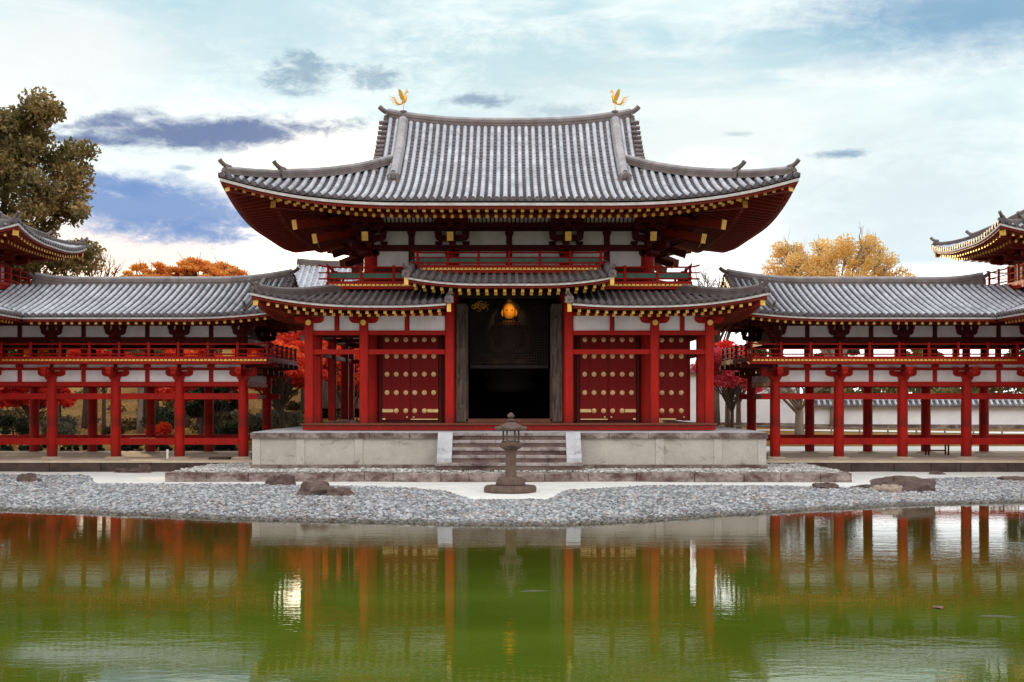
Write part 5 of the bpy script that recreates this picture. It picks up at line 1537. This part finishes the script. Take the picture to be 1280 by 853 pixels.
# maples seen between the hall and the galleries
tree('maple_tree', 'bright scarlet maple in the gap between the left corridor and the hall', 'tree', -11.2, 63, 6.2, 5.0, .36, 'lf_mix', 15000, .10, 31, cl=34, clr=.14, flat=.55)
tree('maple_tree', 'orange red maple seen through the open corner bay of the hall', 'tree', -8.4, 68, 6.6, 5.4, .2, 'lf_mix', 14000, .11, 32, cl=30, clr=.15, flat=.6)
tree('maple_tree', 'vermilion maple under the eave seen past the end of the left corridor', 'tree', -12.9, 71, 6.8, 5.0, .25, 'lf_mix', 12000, .11, 36, cl=34, clr=.14, flat=.6)
tree('maple_tree', 'crimson maple deep behind the open corner bay of the hall', 'tree', -10.8, 78, 8.2, 6.5, .25, 'lf_red', 13000, .13, 33, cl=30, clr=.15, flat=.6)
tree('maple_tree', 'small pink red maple with slim trunk between the hall and the right corridor', 'tree', 10.8, 62.0, 5.9, 3.9, .42, 'lf_pink', 9500, .09, 34, cl=30, clr=.15, flat=.6, trunk_r=.10)
tree('maple_tree', 'bright red maple low in the gap behind the small pink maple', 'tree', 12.9, 72, 6.6, 4.4, .40, 'lf_red', 9000, .10, 37, cl=28, clr=.15, flat=.6)
tree('maple_tree', 'crimson maple just right of the hall eave corner', 'tree', 11.6, 68, 6.3, 4.0, .45, 'lf_red', 9000, .10, 35, cl=26, clr=.15, flat=.6)
# trees under / behind the left gallery
for i, (x, y, top, w, bf, lm, n, lab) in enumerate([
    (-23.3, 62.5, 4.7, 4.2, .35, 'lf_red', 11000, 'scarlet maple under the left corridor at the photo\'s left edge'),
    (-15.4, 64.0, 5.0, 4.6, .40, 'lf_red', 9000, 'crimson maple with thin dark trunk under the left corridor, second bay from the hall'),
    (-18.8, 74, 7.2, 5.0, .45, 'lf_olive', 7000, 'olive yellow tree on the left hillside'),
    (-26.5, 74, 7.6, 6.0, .35, 'lf_green', 9000, 'dark green tree on the left hillside near the edge'),
    (-22.0, 80, 9.0, 6.5, .40, 'lf_orange', 10000, 'orange maple higher on the left hillside'),
    (-14.6, 82, 9.0, 6.0, .40, 'lf_mix', 10000, 'red maple higher on the left hillside behind the corridor rail'),
    (-30.0, 84, 9.6, 7.5, .30, 'lf_olive', 10000, 'broad olive tree at the far left of the hillside'),
    (-12.5, 70, 6.3, 4.6, .35, 'lf_orange', 9000, 'orange maple behind the last bay of the left corridor'),
    (-18.0, 90, 10.3, 8.0, .30, 'lf_green', 10000, 'dark evergreen high on the left hillside'),
    (-26.0, 92, 10.6, 8.0, .30, 'lf_mix', 10000, 'rust red tree high on the left hillside'),
    (-17.6, 70, 7.4, 5.0, .42, 'lf_mix', 12000, 'red orange maple whose crown shows behind the middle of the left corridor rail'),
    (-24.6, 70, 7.2, 4.6, .42, 'lf_gold', 10000, 'golden orange maple showing behind the left corridor rail near the photo edge'),
    (-20.9, 66, 6.9, 3.4, .50, 'lf_red', 8000, 'slim scarlet maple beside the pale grey trunk'),
    (-8.0, 90, 10.0, 8.0, .25, 'lf_olive', 10000, 'olive tree high behind the left side of the hall')]):
    tree('maple_tree' if 'maple' in lab else 'hill_tree', lab, 'tree', x, y, top, w, bf, lm, n, .12, 50+i, cl=28, clr=.15, flat=.6, group='trees on the left hillside', trunk_r=.11)
tree('pale_tree', 'pale grey trunk tree standing on the leaf strewn slope under the left corridor', 'tree', -19.6, 68, 6.8, 3.6, .55, 'lf_olive', 3000, .10, 71, 'bark_pale', cl=18, clr=.16, trunk_r=.16)
tree('dark_pine', 'dark leaning evergreen beside the last column of the left corridor', 'tree', -13.7, 60.5, 4.4, 2.6, .25, 'lf_green', 6500, .08, 72, cl=22, clr=.15, trunk_r=.12, lean=-.4)
# right background trees beyond the wall
for i, (x, y, top, w, bf, lm, n, lab) in enumerate([
    (16.4, 82, 6.6, 3.4, .45, 'lf_olive', 8000, 'olive tree beyond the white wall, nearest the hall'),
    (21.6, 85, 7.2, 3.4, .35, 'lf_green', 9000, 'dark green tree beyond the white wall, under the yellow tree'),
    (26.6, 83, 7.2, 3.2, .35, 'lf_olive', 8000, 'yellowish olive tree beyond the white wall near the middle of the right corridor'),
    (34.5, 84, 6.9, 4.6, .35, 'lf_green', 9000, 'dark green tree beyond the white wall at the right edge')]):
    tree('garden_tree', lab, 'tree', x, y, top, w, bf, lm, n, .13, 90+i, cl=28, clr=.16, flat=.6, group='trees beyond the white wall', trunk_r=.12)
tree('bare_tree', 'leafless cherry tree on the lawn under the right corridor near the hall', 'tree', 14.7, 65, 4.8, 5.2, .5, 'lf_olive', 0, .06, 95, 'bark_pale', cl=28, clr=.2, bare=True, trunk_r=.2)
# far woods reading as one mass
def samp_w(a, b, ya, yb, za, zb, n, seed):
    r_ = random.Random(seed); return [(r_.uniform(a, b), r_.uniform(ya, yb), 0) for _ in range(n)]
cs = []; rs = []
for x, y, _ in samp_w(-75, -4, 98, 116, 0, 0, 90, 4): cs.append((x, y, gz(x, y)+random.uniform(.5, 3.2))); rs.append(random.uniform(1.5, 2.7))
o = leaf_mesh('far_woods', cs, rs, 42000, .20, M['lf_wood'], None, np.random.default_rng(4)); tag(o, 'far wooded ridge behind the left corridor', 'woods', kind='stuff')
cs = []; rs = []
for x, y, _ in samp_w(14, 75, 92, 104, 0, 0, 60, 5): cs.append((x, y, gz(x, y)+random.uniform(.6, 2.3))); rs.append(random.uniform(1.2, 1.8))
o = leaf_mesh('far_woods', cs, rs, 26000, .20, M['lf_olive'], None, np.random.default_rng(5)); tag(o, 'far line of olive trees beyond the white wall at the right', 'woods', kind='stuff')

def bush(label, x, y, w, h, lm, n, seed, size=.05, name='shrub', group=None):
    rng = np.random.default_rng(seed); rnd = random.Random(seed); z0 = gz(x, y)
    o = thing(name, label, 'shrub', (x, y, z0), group)
    cs = []; rs = []
    for i in range(14):
        a = rnd.uniform(0, 2*PI); q = rnd.uniform(.2, .75)
        cs.append((x+math.cos(a)*w/2*q, y+math.sin(a)*w/2*q, z0+h*rnd.uniform(.25, .78))); rs.append(h*rnd.uniform(.2, .34))
    leaf_mesh('foliage', cs, rs, n, size, M[lm], o, rng, .9)
    mb = MB()
    for c in cs: mb.tube([(x, y, z0-.05), ((x+c[0])/2, (y+c[1])/2, z0+h*.25), c], [.03, .022, .008], 5)
    mb.build('stems', M['bark'], o)
bush('rounded grey green shrub seen between the first bays under the left corridor', -21.9, 62, 2.4, 1.5, 'lf_bush', 6000, 1)
bush('clipped round green shrub in the gap left of the platform', -10.7, 60.5, 1.3, .95, 'lf_olive', 4000, 2)
bush('pale grey shrub above the clipped round shrub left of the platform', -11.9, 62, 1.7, 1.7, 'lf_bush', 4500, 3)
bush('low sparse shrub right beside the left edge of the platform', -11.0, 58.6, 1.2, .7, 'lf_bush', 2500, 4)
bush('dark leafy shrub under the left corridor next to its last column', -12.9, 59.3, 1.5, 1.3, 'lf_green', 4000, 5)
bush('flat topped green shrub high in the gap behind the clipped shrub', -11.6, 66, 2.4, 1.3, 'lf_bush', 4500, 6)
for i in range(9):
    x = -24.5+i*1.45
    bush('low dark plant at the slope foot behind the left corridor, %s from left' % ['first', 'second', 'third', 'fourth', 'fifth', 'sixth', 'seventh', 'eighth', 'last'][i], x, 57.7+.2*(i % 3), 1.7, .55, 'lf_green', 1800, 30+i, .05, group='dark low plants at the foot of the left slope')
bush('rust coloured low bush on the leaf strewn slope in the second bay from the left', -17.3, 63.2, 1.6, 1.0, 'lf_mix', 3500, 62)
bush('dark round shrub on the slope behind the pale trunk', -18.2, 66.5, 1.9, 1.5, 'lf_green', 4500, 63)
bush('olive bush at the foot of the pale grey trunk', -20.4, 66.0, 1.4, .8, 'lf_olive', 3000, 64)
bush('dark shrub beside the scarlet maple at the far left', -24.9, 64.5, 2.0, 1.4, 'lf_green', 4500, 65)
bush('wide green shrub high on the slope in the third bay', -15.2, 70, 2.8, 1.6, 'lf_bush', 5500, 66)
bush('small dark shrub behind the right end of the platform', 9.9, 60.5, 1.0, .6, 'lf_green', 2000, 61)
cs = []; rs = []; r_ = random.Random(77)
for i in range(150):
    x = r_.uniform(-38, -3); y = 60+34*r_.random()**1.3; cs.append((x, y, gz(x, y)+.2)); rs.append(r_.uniform(.35, .95))
o = leaf_mesh('undergrowth', cs, rs, 42000, .075, leafmat('undergrowth_leaves', [(.02, .03, .012), (.06, .06, .02), (.20, .10, .03), (.30, .22, .10)], .25, .8), None, np.random.default_rng(8), .55); tag(o, 'dark low undergrowth covering the left hillside', 'undergrowth', kind='stuff')
# fallen leaves on the hillside
def samp_l(rng, n):
    out = []
    while len(out) < n:
        x = rng.uniform(-36, -4); y = 58+36*rng.random()**1.6
        if mnoise.noise(Vector((x*.35, y*.35, 1)))+rng.uniform(-.35, .35) < -.05: continue
        out.append((x, y, gz(x, y)+.02))
    return out
rng = np.random.default_rng(12); pp = samp_l(rng, 14000)
o = leaf_mesh('fallen_leaves', pp, [.02]*len(pp), 14000, .055, leafmat('fallen_leaf', [(.45, .20, .03), (.75, .42, .06), (.80, .60, .2)], .1, 2), None, rng); tag(o, 'yellow fallen leaves scattered over the left hillside', 'leaves', kind='stuff')

# ================================================================== WORLD AND SUN
w = bpy.data.worlds.new('World'); SC.world = w; w.use_nodes = True
t = NT(w.node_tree); t.n.clear()
out = t.node('ShaderNodeOutputWorld'); bg = t.node('ShaderNodeBackground'); t.l.new(bg.outputs[0], out.inputs[0])
SUN_AZ, SUN_EL = R(-20), R(7)
tc = t.node('ShaderNodeTexCoord'); sep = t.node('ShaderNodeSeparateXYZ'); t.l.new(tc.outputs['Generated'], sep.inputs[0])
dx, dy, dz = sep.outputs
az = t.m('ARCTAN2', dx, dy); el = t.m('ARCSINE', dz)
cb = t.node('ShaderNodeCombineXYZ'); t.l.new(az, cb.inputs[0]); t.l.new(el, cb.inputs[1])
V = cb.outputs[0]
def ang(px, py):
    a = math.atan((px-636.5)/1600); return a, math.atan((500-py)/1600*math.cos(a))
warp = t.noise(t.mapping(V, (16, 40, 1), (0, 0, 0), (0, 0, R(4))), 1.0, 9, .62, .6)
warp2 = t.noise(t.mapping(V, (55, 110, 1), (4, 2, 0), (0, 0, R(-6))), 1.0, 9, .7, .4)
streak = t.noise(t.mapping(V, (6, 30, 1), (2, 1, 0), (0, 0, R(-28))), 1.0, 9, .62, .8)
# base: pale cyan veil with bluer openings
b1 = t.noise(t.mapping(V, (2.2, 5.5, 1), (1.3, .4, 0), (0, 0, R(-24))), 1.0, 5, .55, .6)
base = t.mix(t.maprange(b1, .45, .72), (.93, 1.04, 1.02), (.40, .66, .76))
base = t.mix(t.m('MULTIPLY', t.maprange(streak, .44, .62), .6), base, (1.02, 1.07, 1.05))
def soft(px, py, rx, ry, lo=1.0, hi=.2, namp=.5, rot=0, src=None):
    a0, e0 = ang(px, py); ra, re = rx/1600, ry/1600
    u = t.m('SUBTRACT', az, a0); v = t.m('SUBTRACT', el, e0)
    c_, s_ = math.cos(rot), math.sin(rot)
    uu = t.m('ADD', t.m('MULTIPLY', u, c_), t.m('MULTIPLY', v, s_)); vv = t.m('SUBTRACT', t.m('MULTIPLY', v, c_), t.m('MULTIPLY', u, s_))
    d = t.m('ADD', t.m('POWER', t.m('DIVIDE', uu, ra), 2), t.m('POWER', t.m('DIVIDE', vv, re), 2)); d = t.m('SQRT', d)
    nz = t.m('ADD', t.m('MULTIPLY', t.m('SUBTRACT', warp, .5), namp*2.8), t.m('MULTIPLY', t.m('SUBTRACT', warp2, .5), namp*2.4))
    return t.maprange(t.m('ADD', d, nz), lo, hi)
base = t.mix(t.m('MULTIPLY', soft(330, 20, 330, 110, 1.2, .1), .55), base, (.40, .64, .74))
base = t.mix(t.m('MULTIPLY', soft(1240, 10, 300, 70, 1.2, .1, .35), .9), base, (.20, .40, .60))
base = t.mix(t.m('MULTIPLY', soft(660, 90, 190, 60, 1.2, .2), .6), base, (.42, .66, .72))
base = t.mix(t.m('MULTIPLY', soft(90, 60, 130, 70, 1.2, .2), .8), base, (.92, .95, .94))
base = t.mix(t.m('MULTIPLY', soft(860, 200, 330, 120, 1.3, .1), .7), base, (.88, .94, .92))
base = t.mix(t.m('MULTIPLY', soft(1150, 250, 180, 90, 1.3, .1, .4), .45), base, (.52, .68, .76))
# pale horizon, warmer and brighter toward the sun side
hz = t.maprange(el, R(10.5), R(4))
wl = t.maprange(az, R(4), R(-7))
base = t.mix(t.m('MULTIPLY', hz, .75), base, t.mix(wl, (.74, .86, .93), (1.40, 1.02, .82)))
base = t.mix(t.maprange(el, R(6.0), R(5.0)), base, t.mix(wl, (2.0, 1.98, 1.95), (2.2, 1.75, 1.35)))
base = t.mix(t.m('MULTIPLY', soft(900, 330, 110, 70, 1.3, .1, .2), .8), base, (1.05, 1.03, 1.0))
# warm horizon and sun glow
a0, e0 = R(-8.2), R(8.0)      # bright break in the cloud low on the left
gd = t.m('SQRT', t.m('ADD', t.m('POWER', t.m('SUBTRACT', az, a0), 2), t.m('POWER', t.m('MULTIPLY', t.m('SUBTRACT', el, e0), 1.1), 2)))
glow = t.m('POWER', t.maprange(gd, .11, .0), 1.5)
base = t.mix(t.m('MULTIPLY', glow, 1.0), base, (5.5, 4.6, 3.2))
# dark blue cloud bands
CLD = (.10, .165, .36); CLD2 = (.17, .31, .62)
for args, col, k in (((262, 166, 215, 27, 1.08, .25, .48, .05), CLD, .92), ((140, 150, 90, 12, 1.0, .2, .5, .25), CLD, .6), ((100, 175, 75, 7, 1.0, .2, .4), CLD, .8),
                     ((190, 258, 175, 50, 1.08, .30, .42, -.10), CLD2, .92), ((130, 228, 80, 18, 1.0, .3, .4, -.2), CLD2, .8), ((245, 290, 125, 20, 1.05, .15, .5), CLD2, .8),
                     ((602, 124, 60, 12, 1.0, .2, .6), (.20, .30, .45), .75), ((382, 88, 55, 26, 1.0, .2, .75), (.17, .30, .44), .65), ((465, 98, 45, 18, 1.0, .2, .75), (.17, .30, .44), .6), ((700, 138, 55, 12, 1.0, .2, .6), (.30, .45, .55), .5),
                     ((1054, 193, 48, 8, 1.0, .2, .5), (.22, .36, .52), .85), ((918, 168, 25, 5, 1.0, .2, .5), (.4, .55, .6), .5), ((230, 210, 22, 5, 1.0, .2, .5), (.3, .42, .6), .6)):
    base = t.mix(t.m('MULTIPLY', soft(*args), k), base, col)
# unseen sky behind the viewer, brightened as fill for the hall front
back = t.maprange(dy, .1, -.6)
bk = t.mix(t.maprange(dz, .12, .52), (.72, .68, .66), (2.55, 2.44, 2.34))
base = t.mix(back, base, bk)
up = t.maprange(dz, .35, .8)
base = t.mix(t.m('MULTIPLY', up, .8), base, (1.35, 1.36, 1.38))
base = t.mix(soft(893, 270, 75, 75, 1.2, .3, .25), base, (2.3, 2.25, 2.15))  # bright sky patch added to whiten its reflection in the pond
sky = t.node('ShaderNodeTexSky', sky_type='NISHITA'); sky.sun_disc = False; sky.sun_elevation = SUN_EL; sky.sun_rotation = SUN_AZ
skm = t.mix(1.0, t.mix(1.0, sky.outputs[0], (.05, .05, .05), 'MULTIPLY'), (.035, .035, .04), 'DARKEN')
fin = t.mix(1.0, t.mix(1.0, base, (.98, .98, .98), 'MULTIPLY'), skm, 'ADD')
gnd = t.maprange(dz, -.01, -.06)
fin = t.mix(gnd, fin, (.20, .17, .13))
t.l.new(fin, bg.inputs[0]); bg.inputs[1].default_value = 1.0

sl = bpy.data.lights.new('sun', 'SUN'); sl.energy = 2.0; sl.angle = R(.6); sl.color = (1, .72, .42)
so = bpy.data.objects.new('sun', sl); COL.objects.link(so)
sd_ = Vector((math.sin(SUN_AZ)*math.cos(SUN_EL), math.cos(SUN_AZ)*math.cos(SUN_EL), math.sin(SUN_EL)))
so.rotation_euler = sd_.to_track_quat('Z', 'Y').to_euler(); so.location = (-10, 90, 30)

SC.view_settings.view_transform = 'Standard'; SC.view_settings.look = 'None'; SC.view_settings.exposure = 0; SC.view_settings.gamma = 1
SC.render.engine = 'CYCLES'
